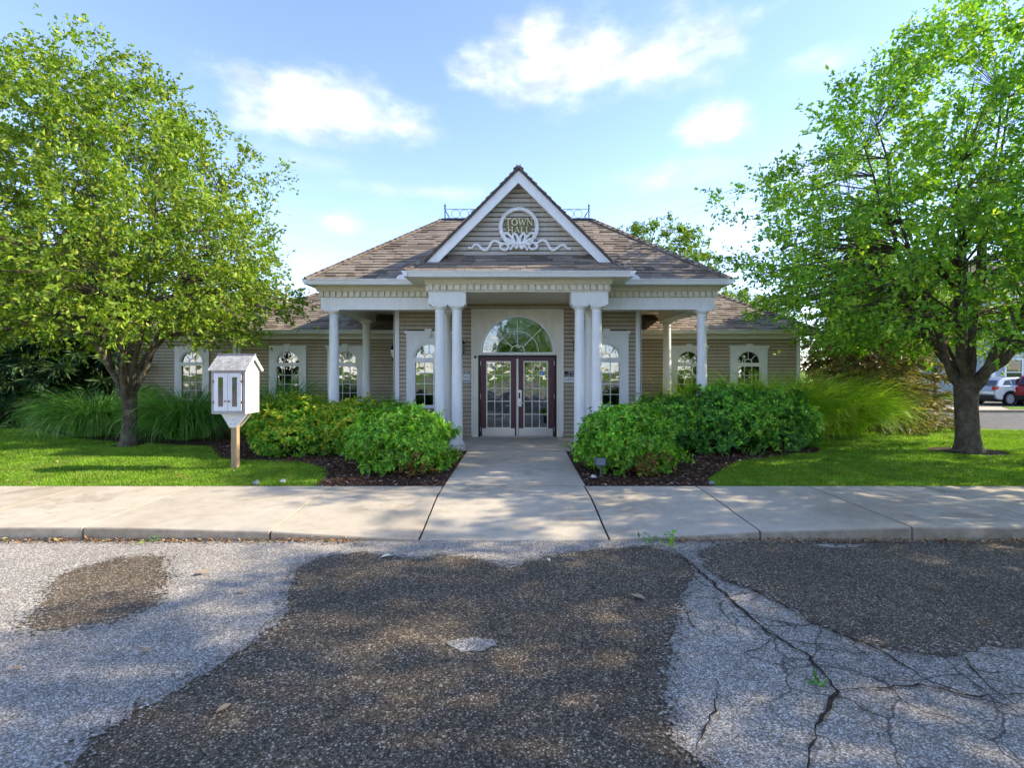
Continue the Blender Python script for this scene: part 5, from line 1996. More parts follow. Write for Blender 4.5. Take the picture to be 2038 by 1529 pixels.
def reed_clump(x, y, r, h, n, mat, label, seed, wid=0.011, lean=(0, 0)):
    """fountain of long arching blades"""
    g = np.random.default_rng(seed)
    root = empty("ornamental_grass", (x, y, GZ), label, "ornamental grass", "ornamental grasses along the walls")
    seg = 6
    a = g.uniform(0, 2 * np.pi, n)
    rad = np.sqrt(g.uniform(0, 1, n)) * 0.32 * r
    bx_ = x + rad * np.cos(a) + g.normal(0, .05, n)
    by_ = y + rad * np.sin(a) + g.normal(0, .05, n)
    az = a + g.normal(0, 0.45, n)
    L = h * g.uniform(0.8, 1.75, n)
    th0 = g.uniform(0.05, 0.55, n)
    bend = g.uniform(1.0, 2.9, n) * (r / 1.2)
    pts = np.zeros((n, seg + 1, 3))
    pts[:, 0] = np.stack([bx_, by_, np.full(n, GZ)], 1)
    ds = L / seg
    for k in range(seg):
        t = (k + 0.5) / seg
        th = th0 + bend * t ** 1.45
        pts[:, k + 1, 0] = pts[:, k, 0] + ds * (np.sin(th) * np.cos(az) + lean[0] * t)
        pts[:, k + 1, 1] = pts[:, k, 1] + ds * (np.sin(th) * np.sin(az) + lean[1] * t)
        pts[:, k + 1, 2] = np.maximum(pts[:, k, 2] + ds * np.cos(th), GZ + 0.03)
    sd = np.stack([-np.sin(az), np.cos(az), np.zeros(n)], 1)
    sd = unit(sd + g.normal(0, .5, sd.shape))
    w = wid * g.uniform(0.7, 1.3, n)
    v = np.zeros((n, seg + 1, 2, 3))
    for k in range(seg + 1):
        ww = (w * (1 - (k / seg) ** 2 * 0.92))[:, None]
        v[:, k, 0] = pts[:, k] - sd * ww
        v[:, k, 1] = pts[:, k] + sd * ww
    i = (np.arange(n) * (seg + 1) * 2)[:, None]
    q = np.concatenate([i + np.array([[2 * k, 2 * k + 1, 2 * k + 3, 2 * k + 2]]) for k in range(seg)], 1).reshape(-1, 4)
    fast_mesh("blades", v.reshape(-1, 3), q, mat, root, (x, y, GZ))
    cr = MB().lathe(x, y, [(0.28 * r, GZ), (0.22 * r, GZ + 0.10), (0.10 * r, GZ + 0.16)], 10)
    mk("crown_base", cr, "soil", root)
    return root


reed_clump(6.4, 13.6, 1.1, 1.4, 2400, "reed", "bright ornamental grass clump against the right wing, behind the hedge end", 21)
reed_clump(7.6, 13.9, 1.15, 1.45, 2600, "reed", "middle of the three bright grass clumps right of the building", 22)
reed_clump(8.9, 14.1, 1.15, 1.35, 2600, "reed", "rightmost bright grass clump beside the brown spruce", 23, lean=(0.05, 0))
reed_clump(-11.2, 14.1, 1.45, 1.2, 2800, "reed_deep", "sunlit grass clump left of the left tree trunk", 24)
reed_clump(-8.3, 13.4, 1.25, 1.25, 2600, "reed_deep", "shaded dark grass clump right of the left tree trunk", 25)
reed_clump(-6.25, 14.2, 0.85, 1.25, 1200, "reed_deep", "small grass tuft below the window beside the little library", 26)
reed_clump(5.0, 15.0, 0.5, 1.35, 260, "reed", "thin wispy grass tuft behind the hedge under the right wing window", 27)


def prof_r(profile, z):
    zs = [p[0] for p in profile]
    rs = [p[1] for p in profile]
    return np.interp(z, zs, rs)


def tree(x, y, trunk_r, fork, profile, nlimb, nclump, per, leaf, mat, label, seed, name="leafy_tree", group=None, off=(0, 0), spread=0.36, bark="bark", cat="tree", keep=None):
    g = np.random.default_rng(seed)
    rg = random.Random(seed)
    root = empty(name, (x, y, GZ), label, cat, group)
    z0 = GZ
    # trunk with root flare
    mb = MB()
    path, rad = [], []
    for k in range(9):
        t = k / 8
        path.append((x + 0.03 * math.sin(3 * t + seed), y + 0.03 * math.cos(2 * t + seed), z0 - 0.05 + (fork + 0.25) * t))
        rad.append(trunk_r * (1 + 0.55 * math.exp(-t * 9) + 0.10 * max(0, t - 0.6) / 0.4 - 0.04 * t))
    n = 18
    vs, fs = [], []
    for (px_, py_, pz_), r in zip(path, rad):
        for k in range(n):
            a = 2 * math.pi * k / n
            low = max(0, 1 - (pz_ - z0) / 0.35)
            rr = r * (1 + 0.05 * math.sin(5 * a + seed) + 0.16 * low * math.sin(5 * a + 1.3 * seed) + rg.uniform(-.025, .025))
            vs.append((px_ + rr * math.cos(a), py_ + rr * math.sin(a), pz_))
    for j in range(len(path) - 1):
        for k in range(n):
            a, b = j * n + k, j * n + (k + 1) % n
            fs.append((a, b, b + n, a + n))
    fs.append(tuple((len(path) - 1) * n + k for k in range(n)))
    mb.add(vs, fs)
    mk("trunk", mb, bark, root, smooth=60)
    ztop = profile[-1][0]
    zbot = profile[0][0]
    H = ztop - zbot
    fk = Vector((x, y, z0 + fork - 0.05))
    # limbs
    limbs, pts_all, idx = [], [], []
    for i in range(nlimb):
        az = 2 * math.pi * (i + rg.uniform(-.25, .25)) / nlimb + seed
        central = i % 4 == 3
        zt = zbot + H * (rg.uniform(0.72, 0.9) if central else rg.uniform(0.38, 0.72))
        rr = float(prof_r(profile, zt)) * (rg.uniform(0.1, 0.3) if central else rg.uniform(0.5, 0.78))
        end = Vector((x + off[0] + rr * math.cos(az), y + off[1] + rr * math.sin(az), z0 + zt))
        st = fk + Vector((math.cos(az), math.sin(az), 0)) * trunk_r * 0.45 + Vector((0, 0, rg.uniform(-0.12, 0.22)))
        o = Vector((math.cos(az), math.sin(az), 0))
        c1 = st + o * (rr * spread) + Vector((0, 0, (end.z - st.z) * rg.uniform(0.28, 0.4)))
        P = []
        for k in range(12):
            t = k / 11
            p = st * (1 - t) ** 2 + c1 * 2 * t * (1 - t) + end * t * t
            if 0 < k:
                p += Vector((rg.uniform(-1, 1), rg.uniform(-1, 1), rg.uniform(-1, 1))) * 0.05
            P.append(p)
        r0 = trunk_r * rg.uniform(0.36, 0.52)
        limb_mb = MB().tube(P, [r0 * (1 - 0.88 * (k / 11) ** 0.8) + 0.006 for k in range(12)], 8)
        limbs.append(limb_mb)
        for k in range(2, 12):
            pts_all.append(P[k])
            idx.append((i, r0 * (1 - 0.88 * (k / 11) ** 0.8)))
    PA = np.array([tuple(p) for p in pts_all])
    # clumps of foliage in the crown volume
    lump = g.uniform(0, 6.28, (10, 2))
    zz = g.uniform(zbot, ztop, nclump * 6)
    rz = prof_r(profile, zz)
    k = g.uniform(0, 1, len(zz)) < (rz / rz.max()) ** 1.6
    zz, rz = zz[k][:nclump], rz[k][:nclump]
    m_ = len(zz)
    a = g.uniform(0, 2 * np.pi, m_)
    lobes = np.ones(m_)
    for j in range(10):
        lobes += 0.07 * np.sin((2 + j % 4) * a + lump[j, 0]) * np.sin((0.9 + 0.35 * j) * zz + lump[j, 1])
    rho = g.uniform(0, 1, m_) ** 0.42 * rz * lobes
    hol = (zz < zbot + 1.5) & (rho < 1.9 * (1 - (zz - zbot) / 1.5))
    rho = np.where(hol, rho + 1.7, rho)
    C = np.stack([x + off[0] + rho * np.cos(a), y + off[1] + rho * np.sin(a), z0 + zz], 1)
    # twigs from the nearest limb point below
    dirs = np.zeros_like(C)
    starts = np.zeros_like(C)
    for q in range(m_):
        dd = PA - C[q]
        dist = np.linalg.norm(dd, axis=1) + np.where(dd[:, 2] > 0.25, 2.0, 0)
        b = int(np.argmin(dist))
        starts[q] = PA[b]
        dirs[q] = C[q] - PA[b]
        s = Vector(PA[b])
        e = Vector(C[q])
        md = (s + e) / 2 + Vector((rg.uniform(-.1, .1), rg.uniform(-.1, .1), 0.12 * (e - s).length))
        r1 = min(idx[b][1] * 0.55, 0.008 + 0.010 * (e - s).length)
        limbs[idx[b][0]].tube([s, md, e, e + (e - md) * 0.5], [r1, r1 * 0.7, r1 * 0.4, 0.002], 4)
    for lm in limbs:
        mk("limb", lm, bark, root, smooth=60)
    # leaves strung on short shoots that leave each twig
    ns = 6
    pl = max(1, per // ns)
    cd = unit(dirs + np.array([0, 0, 0.25]))
    S = np.repeat(C, ns, 0) + g.normal(0, 0.10, (m_ * ns, 3))
    sdir = unit(np.repeat(cd, ns, 0) * 0.8 + g.normal(0, 0.75, (m_ * ns, 3)) + np.array([0, 0, 0.15]))
    slen = g.uniform(0.2, 0.62, m_ * ns)
    tt = g.uniform(0, 1, (m_ * ns, pl))
    pos = S[:, None, :] + sdir[:, None, :] * (slen[:, None] * tt)[:, :, None]
    pos[:, :, 2] -= (slen[:, None] * tt) ** 2 * 0.22
    pos = pos.reshape(-1, 3) + g.normal(0, 0.03, (m_ * ns * pl, 3))
    N = len(pos)
    ld = unit(np.repeat(sdir, pl, 0) * 0.7 + g.normal(0, 0.7, (N, 3)) + np.array([0, 0, -0.35]))
    ln_ = unit(g.normal(0, 0.7, (N, 3)) + np.array([0, 0, 0.45]))
    L = leaf * g.uniform(0.55, 1.4, N)
    v, t = leaf_arrays(pos, ld, ln_, L, L * 0.56, 0.2)
    fast_mesh("crown", v, t, mat, root, (x, y, GZ))
    return root


left_prof = [(2.35, 2.6), (2.8, 3.5), (3.6, 3.85), (4.8, 3.9), (6.0, 3.3), (7.2, 2.5), (8.2, 1.75), (9.0, 0.8), (9.3, 0.4)]
right_prof = [(2.2, 3.2), (2.7, 4.4), (3.6, 4.9), (5.0, 4.7), (6.3, 4.2), (7.8, 3.4), (8.8, 2.2), (9.5, 0.8)]
treeL = tree(-8.9, 12.1, 0.148, 1.2, left_prof, 9, 1200, 72, 0.10, "leaf_tree", "sunlit green tree on the left lawn beside the little library", 31, group="round trees on the front lawn", off=(-0.45, 0))
treeR = tree(9.8, 11.25, 0.205, 1.35, right_prof, 11, 1350, 70, 0.105, "leaf_tree_deep", "large multi-limbed shade tree on the right lawn", 34, group="round trees on the front lawn", off=(0.6, 0))
# root mulch rings
for (x, y, r, s) in ((-8.9, 12.1, 0.42, 1), (9.8, 11.25, 0.85, 2)):
    rp = [(x + r * (1 + .15 * math.sin(3 * a + s)) * math.cos(a), y + r * 0.8 * (1 + .15 * math.sin(2 * a)) * math.sin(a)) for a in [2 * math.pi * k / 24 for k in range(24)]]
    tag(mk("tree_ring", MB().add([(a, b, GZ + 0.012) for a, b in rp], [tuple(range(24))]), "soil"), kind="structure")

far_prof = [(2.5, 2.0), (4, 3.6), (6, 4.2), (8, 3.8), (10, 2.6), (11.2, 0.9)]
bgt = tree(9.1, 33, 0.22, 2.2, far_prof, 9, 620, 60, 0.17, "leaf_far", "bright leafy tree rising behind the right slope of the hip roof", 41, name="background_tree", group="trees behind the building")
small_prof = [(2.0, 1.0), (2.7, 1.7), (3.6, 1.9), (4.6, 1.4), (5.4, 0.4)]
young = tree(20.6, 25.4, 0.08, 1.6, small_prof, 7, 260, 42, 0.13, "leaf_far", "small bright tree in front of the blue grey house", 43, name="background_tree", group="trees behind the building")
copy_thing(young, (16.2, 33.5, GZ), 1.9, 1.15, "small bright tree beyond the driveway behind the brown spruce")
copy_thing(bgt, (-22, 40, GZ), 2.0, 0.9, "leafy tree far behind the left evergreens")
copy_thing(bgt, (-34, 34, GZ), 0.7, 0.95, "leafy tree at the far left edge behind the lawn")
copy_thing(bgt, (24, 58, GZ), 1.2, 0.8, "leafy tree far behind the brown spruce")
copy_thing(bgt, (48, 56, GZ), 4.2, 0.9, "leafy tree far beyond the parked cars")
# neighbouring street trees outside the frame: they shade the road and show in the glass
copy_thing(treeR, (14.6, 1.7, GZ), 1.4, 1.25, "street tree beyond the right edge of the view shading the road")
copy_thing(treeR, (13.6, -4.6, GZ), 2.9, 1.15, "street tree farther down the right kerb shading the near road")
copy_thing(treeL, (-14, -27, GZ), 2.1, 1.0, "tree across the street reflected in the left panes")
copy_thing(treeR, (1.5, -31, GZ), 0.9, 0.9, "tree across the street reflected in the door panes")
copy_thing(treeL, (15, -28, GZ), 3.7, 1.05, "tree across the street reflected in the right panes")


def conifer(x, y, h, r, whorls, mat, label, seed, droop=0.25, bare=0.0, dens=26, spray=0.34, group=None):
    g = np.random.default_rng(seed)
    root = empty("spruce_tree", (x, y, GZ), label, "conifer", group)
    mk("trunk", MB().tube([(x, y, GZ - 0.05), (x, y, GZ + h * 0.5), (x, y, GZ + h)], [0.02 * h + 0.06, 0.014 * h + 0.03, 0.01], 9), "bark", root, smooth=60)
    br = MB()
    pos, dr = [], []
    for wv in range(whorls):
        t = wv / whorls
        z = GZ + 0.25 + (h - 0.4) * t
        R_ = r * (1 - t) ** 0.8 + 0.12
        nb = max(5, int(9 * (1 - t * 0.5)))
        for b in range(nb):
            a = 2 * math.pi * (b + g.uniform(0, 1)) / nb
            Lb = R_ * g.uniform(0.75, 1.1)
            o = np.array([math.cos(a), math.sin(a), 0])
            p0 = np.array([x, y, z + g.uniform(-.1, .1)])
            p1 = p0 + o * Lb * 0.55 + np.array([0, 0, -Lb * droop * 0.4])
            p2 = p0 + o * Lb + np.array([0, 0, -Lb * droop * 0.55])
            br.tube([p0, p1, p2], [0.018, 0.012, 0.004], 4)
            if g.uniform() < bare:
                continue
            m_ = int(dens * Lb / max(0.3, R_) * (0.4 + 0.6 * Lb))
            u = g.uniform(0.18, 1.0, m_)
            P = np.where(u[:, None] < 0.55, p0 + (p1 - p0) * (u / 0.55)[:, None], p1 + (p2 - p1) * ((u - 0.55) / 0.45)[:, None])
            sd = np.array([-o[1], o[0], 0])
            sgn = g.choice([-1, 1], m_)
            D = o * 0.75 + sd * (sgn * g.uniform(0.3, 1.0, m_))[:, None] + g.normal(0, 0.22, (m_, 3)) + np.array([0, 0, -0.18])
            pos.append(P)
            dr.append(D)
    mk("branches", br, "bark", root)
    P = np.concatenate(pos)
    D = unit(np.concatenate(dr))
    # each spray: three slim tufts
    per = 4
    P = np.repeat(P, per, 0)
    D = unit(np.repeat(D, per, 0) + g.normal(0, 0.32, (len(P), 3)))
    P = P + D * g.uniform(0, 0.12, (len(P), 1))
    Nn = unit(g.normal(0, 0.5, P.shape) + np.array([0, 0, 1]))
    L = g.uniform(0.5, 1.1, len(P)) * spray
    v, t = leaf_arrays(P, D, Nn, L, L * 0.16, 0.3)
    fast_mesh("needles", v, t, mat, root, (x, y, GZ))
    return root


conifer(11.1, 16.4, 6.4, 2.7, 28, "needle_brown", "sparse brown spruce between the bright grass and the driveway", 51, droop=0.42, bare=0.15, dens=34, spray=0.28)
cL = conifer(-14.6, 17.8, 7.0, 2.9, 26, "needle_dark", "dark evergreen at the left edge of the lawn behind the grass", 52, droop=0.3, dens=34, spray=0.4)
copy_thing(cL, (-18.8, 18.6, GZ), 2.2, 1.1, "second dark evergreen at the far left behind the lawn")
copy_thing(cL, (-16.8, 21.5, GZ), 4.0, 1.15, "tall dark evergreen behind the two left lawn evergreens")
copy_thing(cL, (-11.2, 26.5, GZ), 1.0, 0.78, "evergreen tip showing above the left wing roof")

# ---- grass blades
g = np.random.default_rng(77)


def blades(n, x0, x1, y0, y1, polys_out, name, label):
    # denser near the viewer
    u = g.uniform(0, 1, n)
    yy = 1 / (1 / y0 + (1 / y1 - 1 / y0) * u)
    xx = g.uniform(x0, x1, n)
    k = np.abs(xx) < yy * 1.06 + 0.5
    for p in polys_out:
        k &= ~inside(p, xx + g.normal(0, 0.035, n), yy + g.normal(0, 0.035, n))
    for (tx, ty, tr) in ((-8.9, 12.1, 0.36), (9.8, 11.25, 0.72)):
        k &= (xx - tx) ** 2 + ((yy - ty) / 0.8) ** 2 > tr * tr
    xx, yy = xx[k], yy[k]
    m_ = len(xx)
    a = g.uniform(0, 2 * np.pi, m_)
    pat = 0.8 + 0.35 * np.sin(xx * 2.1 + np.sin(yy * 1.7)) * np.sin(yy * 2.6 + 1.0)
    h = g.uniform(0.03, 0.075, m_) * pat
    w = g.uniform(0.004, 0.0075, m_) * (0.6 + yy / 14)
    le = g.uniform(0.1, 0.8, m_) * h
    b = np.stack([xx, yy, np.full(m_, GZ - 0.003)], 1)
    sd = np.stack([np.cos(a), np.sin(a), np.zeros(m_)], 1)
    fw = np.stack([-np.sin(a), np.cos(a), np.zeros(m_)], 1)
    v = np.stack([b - sd * w[:, None], b + sd * w[:, None], b + fw * le[:, None] + np.stack([np.zeros(m_), np.zeros(m_), h], 1)], 1).reshape(-1, 3)
    t = np.arange(m_ * 3).reshape(-1, 3)
    o = fast_mesh(name, v, t, "blade")
    tag(o, label, "grass", kind="stuff")


blades(330000, -16, -2.9, SW1 + 0.03, 17.5, [bedL], "grass_blades", "short mown grass of the left lawn")
blades(330000, 3.0, 17, SW1 + 0.03, 15.1, [bedR], "grass_blades", "short mown grass of the right lawn")

# ---- mulch chips
def chips(n, poly, label):
    xs = [p[0] for p in poly]
    ys = [p[1] for p in poly]
    y = g.uniform(min(ys), min(max(ys), 14.5), n)
    x = g.uniform(max(min(xs), -7), min(max(xs), 8), n)
    k = inside(poly, x, y)
    x, y = x[k], y[k]
    m_ = len(x)
    p = np.stack([x, y, GZ + 0.022 + g.uniform(0, 0.02, m_)], 1)
    a = g.uniform(0, 2 * np.pi, m_)
    d = np.stack([np.cos(a), np.sin(a), g.normal(0, 0.22, m_)], 1)
    nrm = unit(g.normal(0, 0.35, (m_, 3)) + np.array([0, 0, 1]))
    L = g.uniform(0.025, 0.095, m_)
    v, t = leaf_arrays(p, d, nrm, L, g.uniform(0.012, 0.03, m_), 0.1)
    tag(fast_mesh("mulch_chips", v, t, "mulch_chip"), label, "mulch", kind="stuff")


chips(26000, bedL, "brown wood chips of the left bed")
chips(26000, bedR, "brown wood chips of the right bed")

# ---- leaf litter along the kerb
n = 2600
x = np.concatenate([g.uniform(-9, -1.6, 1500), g.uniform(1.6, 9, 1100)])
y = SW0 - np.abs(g.normal(0, 0.05, n)) - 0.006
p = np.stack([x, y, 0.012 + np.abs(g.normal(0, 0.012, n))], 1)
dd_ = unit(g.normal(0, 1, (n, 3)) * np.array([1, 1, 0.35]))
nn_ = unit(g.normal(0, 0.5, (n, 3)) + np.array([0, 0, 1]))
L = g.uniform(0.012, 0.05, n)
v, t = leaf_arrays(p, dd_, nn_, L, L * 0.5, 0.2)
tag(fast_mesh("kerb_litter", v, t, "litter"), "dry brown leaf litter along the foot of the kerb", "leaf litter", kind="stuff")
n = 420
x = g.uniform(-6, 7, n)
y = g.uniform(2.4, 7.6, n)
zz = np.where(y > SW0 + 0.1, PZ + 0.006, 0.014)
zz = np.where((y > SW0 - 0.05) & (y < SW0 + 1.5) & (np.abs(x) < 4.5), 0.16, zz)
p = np.stack([x, y, zz], 1)
dd_ = unit(g.normal(0, 1, (n, 3)) * np.array([1, 1, 0.1]))
nn_ = unit(g.normal(0, 0.2, (n, 3)) + np.array([0, 0, 1]))
L = g.uniform(0.008, 0.022, n)
k = ~((y > SW0 - 0.05) & (y < SW0 + 1.5) & (np.abs(x) < 4.5))
v, t = leaf_arrays(p[k], dd_[k], nn_[k], L[k], L[k] * 0.5, 0.15)
tag(fast_mesh("scattered_debris", v, t, "litter"), "tiny leaf scraps scattered on pavement and road", "debris", kind="stuff")


n = 130
x = np.concatenate([g.uniform(-9, -3.2, 60), g.uniform(3.4, 10, 70)])
y = g.uniform(7.95, 9.8, n)
p = np.stack([x, y, np.full(n, GZ + 0.055)], 1)
v, t = leaf_arrays(p, unit(g.normal(0, 1, (n, 3)) * np.array([1, 1, 0.3])), unit(g.normal(0, 0.4, (n, 3)) + np.array([0, 0, 1])), g.uniform(0.03, 0.07, n), g.uniform(0.015, 0.035, n), 0.2)
k = ~(inside(bedL, np.repeat(x, 4), np.repeat(y, 4)) | inside(bedR, np.repeat(x, 4), np.repeat(y, 4)))
tag(fast_mesh("lawn_litter", v, t, "litter"), "dry leaves scattered over the lawns", "leaf litter", kind="stuff")


def fallen(px, py, size, rot, mat, label):
    cx_, cy_ = gp(px, py)
    pts = [(0, 0), (0.35, 0.22), (0.7, 0.24), (1.0, 0.02), (0.72, -0.2), (0.3, -0.24)]
    vs = []
    for (u, w_) in pts:
        a, b = (u - 0.5) * size, w_ * size
        vs.append((cx_ + a * math.cos(rot) - b * math.sin(rot), cy_ + a * math.sin(rot) + b * math.cos(rot), 0.014 + abs(w_) * size * 0.5 + 0.1 * size * u * u))
    vs += [(p_[0], p_[1], p_[2] - 0.003) for p_ in vs]
    o = mk("fallen_leaf", MB().add(vs, [(0, 1, 2, 3), (0, 3, 4, 5), (6, 9, 8, 7), (6, 11, 10, 9), (0, 6, 7, 1), (1, 7, 8, 2), (2, 8, 9, 3), (3, 9, 10, 4), (4, 10, 11, 5), (5, 11, 6, 0)]), mat)
    tag(o, label, "leaf", "larger leaves on the asphalt")


fallen(768, 1111, 0.11, 0.4, "pale_leaf", "pale leaf on dark asphalt in front of the left walkway joint")
fallen(1092, 1118, 0.06, 1.9, "pale_leaf", "small pale leaf on dark asphalt in front of the walkway")
fallen(1270, 1193, 0.12, 2.6, "dry_leaf", "dark brown leaf near the left edge of the cracked asphalt")
fallen(445, 1416, 0.08, 0.8, "dry_leaf", "orange brown leaf nearest the viewer on dark asphalt")
fallen(400, 1145, 0.13, 0.3, "dry_leaf", "grey brown leaf on pale asphalt right of the left dark patch")
fallen(288, 1300, 0.07, 0.9, "dry_leaf", "tan leaf in the middle of the left pale asphalt")
fallen(30, 1336, 0.07, 0.5, "dry_leaf", "tan leaf at the left edge of the pale asphalt")
fallen(480, 1182, 0.09, 0.05, "dry_leaf", "thin brown leaf left of the central dark asphalt")


def weed(px, py, h, n, label, seed):
    cx_, cy_ = gp(px, py)
    gg = np.random.default_rng(seed)
    root = empty("weed", (cx_, cy_, 0.0), label, "weed", "weeds growing from the road")
    st = MB()
    for k in range(3):
        a = gg.uniform(0, 6.28)
        st.tube([(cx_, cy_, 0), (cx_ + 0.04 * math.cos(a), cy_ + 0.03 * math.sin(a), h * 0.6), (cx_ + 0.07 * math.cos(a), cy_ + 0.05 * math.sin(a), h)], [0.004, 0.003, 0.001], 4)
    mk("stem", st, "leaf_shrub", root)
    P = np.stack([cx_ + gg.normal(0, 0.04, n), cy_ + gg.normal(0, 0.03, n), gg.uniform(0.01, h, n)], 1)
    D = unit(gg.normal(0, 1, (n, 3)) + np.array([0, 0, 0.6]))
    L = gg.uniform(0.04, 0.09, n)
    v, t = leaf_arrays(P, D, unit(gg.normal(0, .5, (n, 3)) + np.array([0, 0, 1])), L, L * 0.3)
    fast_mesh("leaves", v, t, "leaf_shrub_deep", root, (cx_, cy_, 0))


weed(1334, 1086, 0.15, 24, "tall leafy weed at the dropped kerb right of the walkway", 1)
weed(1290, 1081, 0.06, 12, "low leafy weed left of the tall one at the kerb", 2)
weed(1632, 1366, 0.035, 7, "tiny weed growing in the main asphalt crack", 3)
weed(308, 1079, 0.045, 8, "small weed at the foot of the left kerb joint", 4)

# ================================================================== cars, house
def wheel(parent, lx, ly, r, side_):
    """tyre lying in the local xz plane"""
    t = MB()
    n = 24
    prof = [(r * 0.68, 0.02), (r * 0.70, 0.0), (r * 0.94, 0.0), (r, 0.03), (r, 0.17), (r * 0.94, 0.2), (r * 0.68, 0.2)]
    vs, fs = [], []
    for rr, d in prof:
        for k in range(n):
            a = 2 * math.pi * k / n
            vs.append((lx + rr * math.cos(a), ly - side_ * d, r + rr * math.sin(a)))
    for j in range(len(prof) - 1):
        for k in range(n):
            a, b = j * n + k, j * n + (k + 1) % n
            fs.append((a, b, b + n, a + n))
    t.add(vs, fs)
    me = t.mesh("wheel", (0, 0, 0), 50)
    me.materials.append(M["tyre"])
    o = bpy.data.objects.new("wheel", me)
    COL.objects.link(o)
    o.parent = parent
    rm = MB()
    yy = ly - side_ * 0.02
    for k in range(n):
        a0, a1 = 2 * math.pi * k / n, 2 * math.pi * (k + 1) / n
        rm.ey([(lx + rr * math.cos(a), r + rr * math.sin(a)) for rr, a in ((r * 0.60, a0), (r * 0.685, a0), (r * 0.685, a1), (r * 0.60, a1))], yy, yy - side_ * 0.05)
    for k in range(10):
        a = 2 * math.pi * k / 10
        c, s = math.cos(a), math.sin(a)
        w_ = 0.022
        rm.ey([(lx + 0.04 * c - w_ * s, r + 0.04 * s + w_ * c), (lx + 0.04 * c + w_ * s, r + 0.04 * s - w_ * c), (lx + r * .62 * c + w_ * s, r + r * .62 * s - w_ * c), (lx + r * .62 * c - w_ * s, r + r * .62 * s + w_ * c)], yy, yy - side_ * 0.03)
    me = rm.mesh("rim")
    me.materials.append(M["rim"])
    q = bpy.data.objects.new("rim", me)
    COL.objects.link(q)
    q.parent = o
    dk = MB().ey([(lx + r * .6 * math.cos(2 * math.pi * k / 16), r + r * .6 * math.sin(2 * math.pi * k / 16)) for k in range(16)], ly - side_ * 0.10, ly - side_ * 0.11)
    me = dk.mesh("brake_disc")
    me.materials.append(M["black_plastic"])
    q = bpy.data.objects.new("brake_disc", me)
    COL.objects.link(q)
    q.parent = o


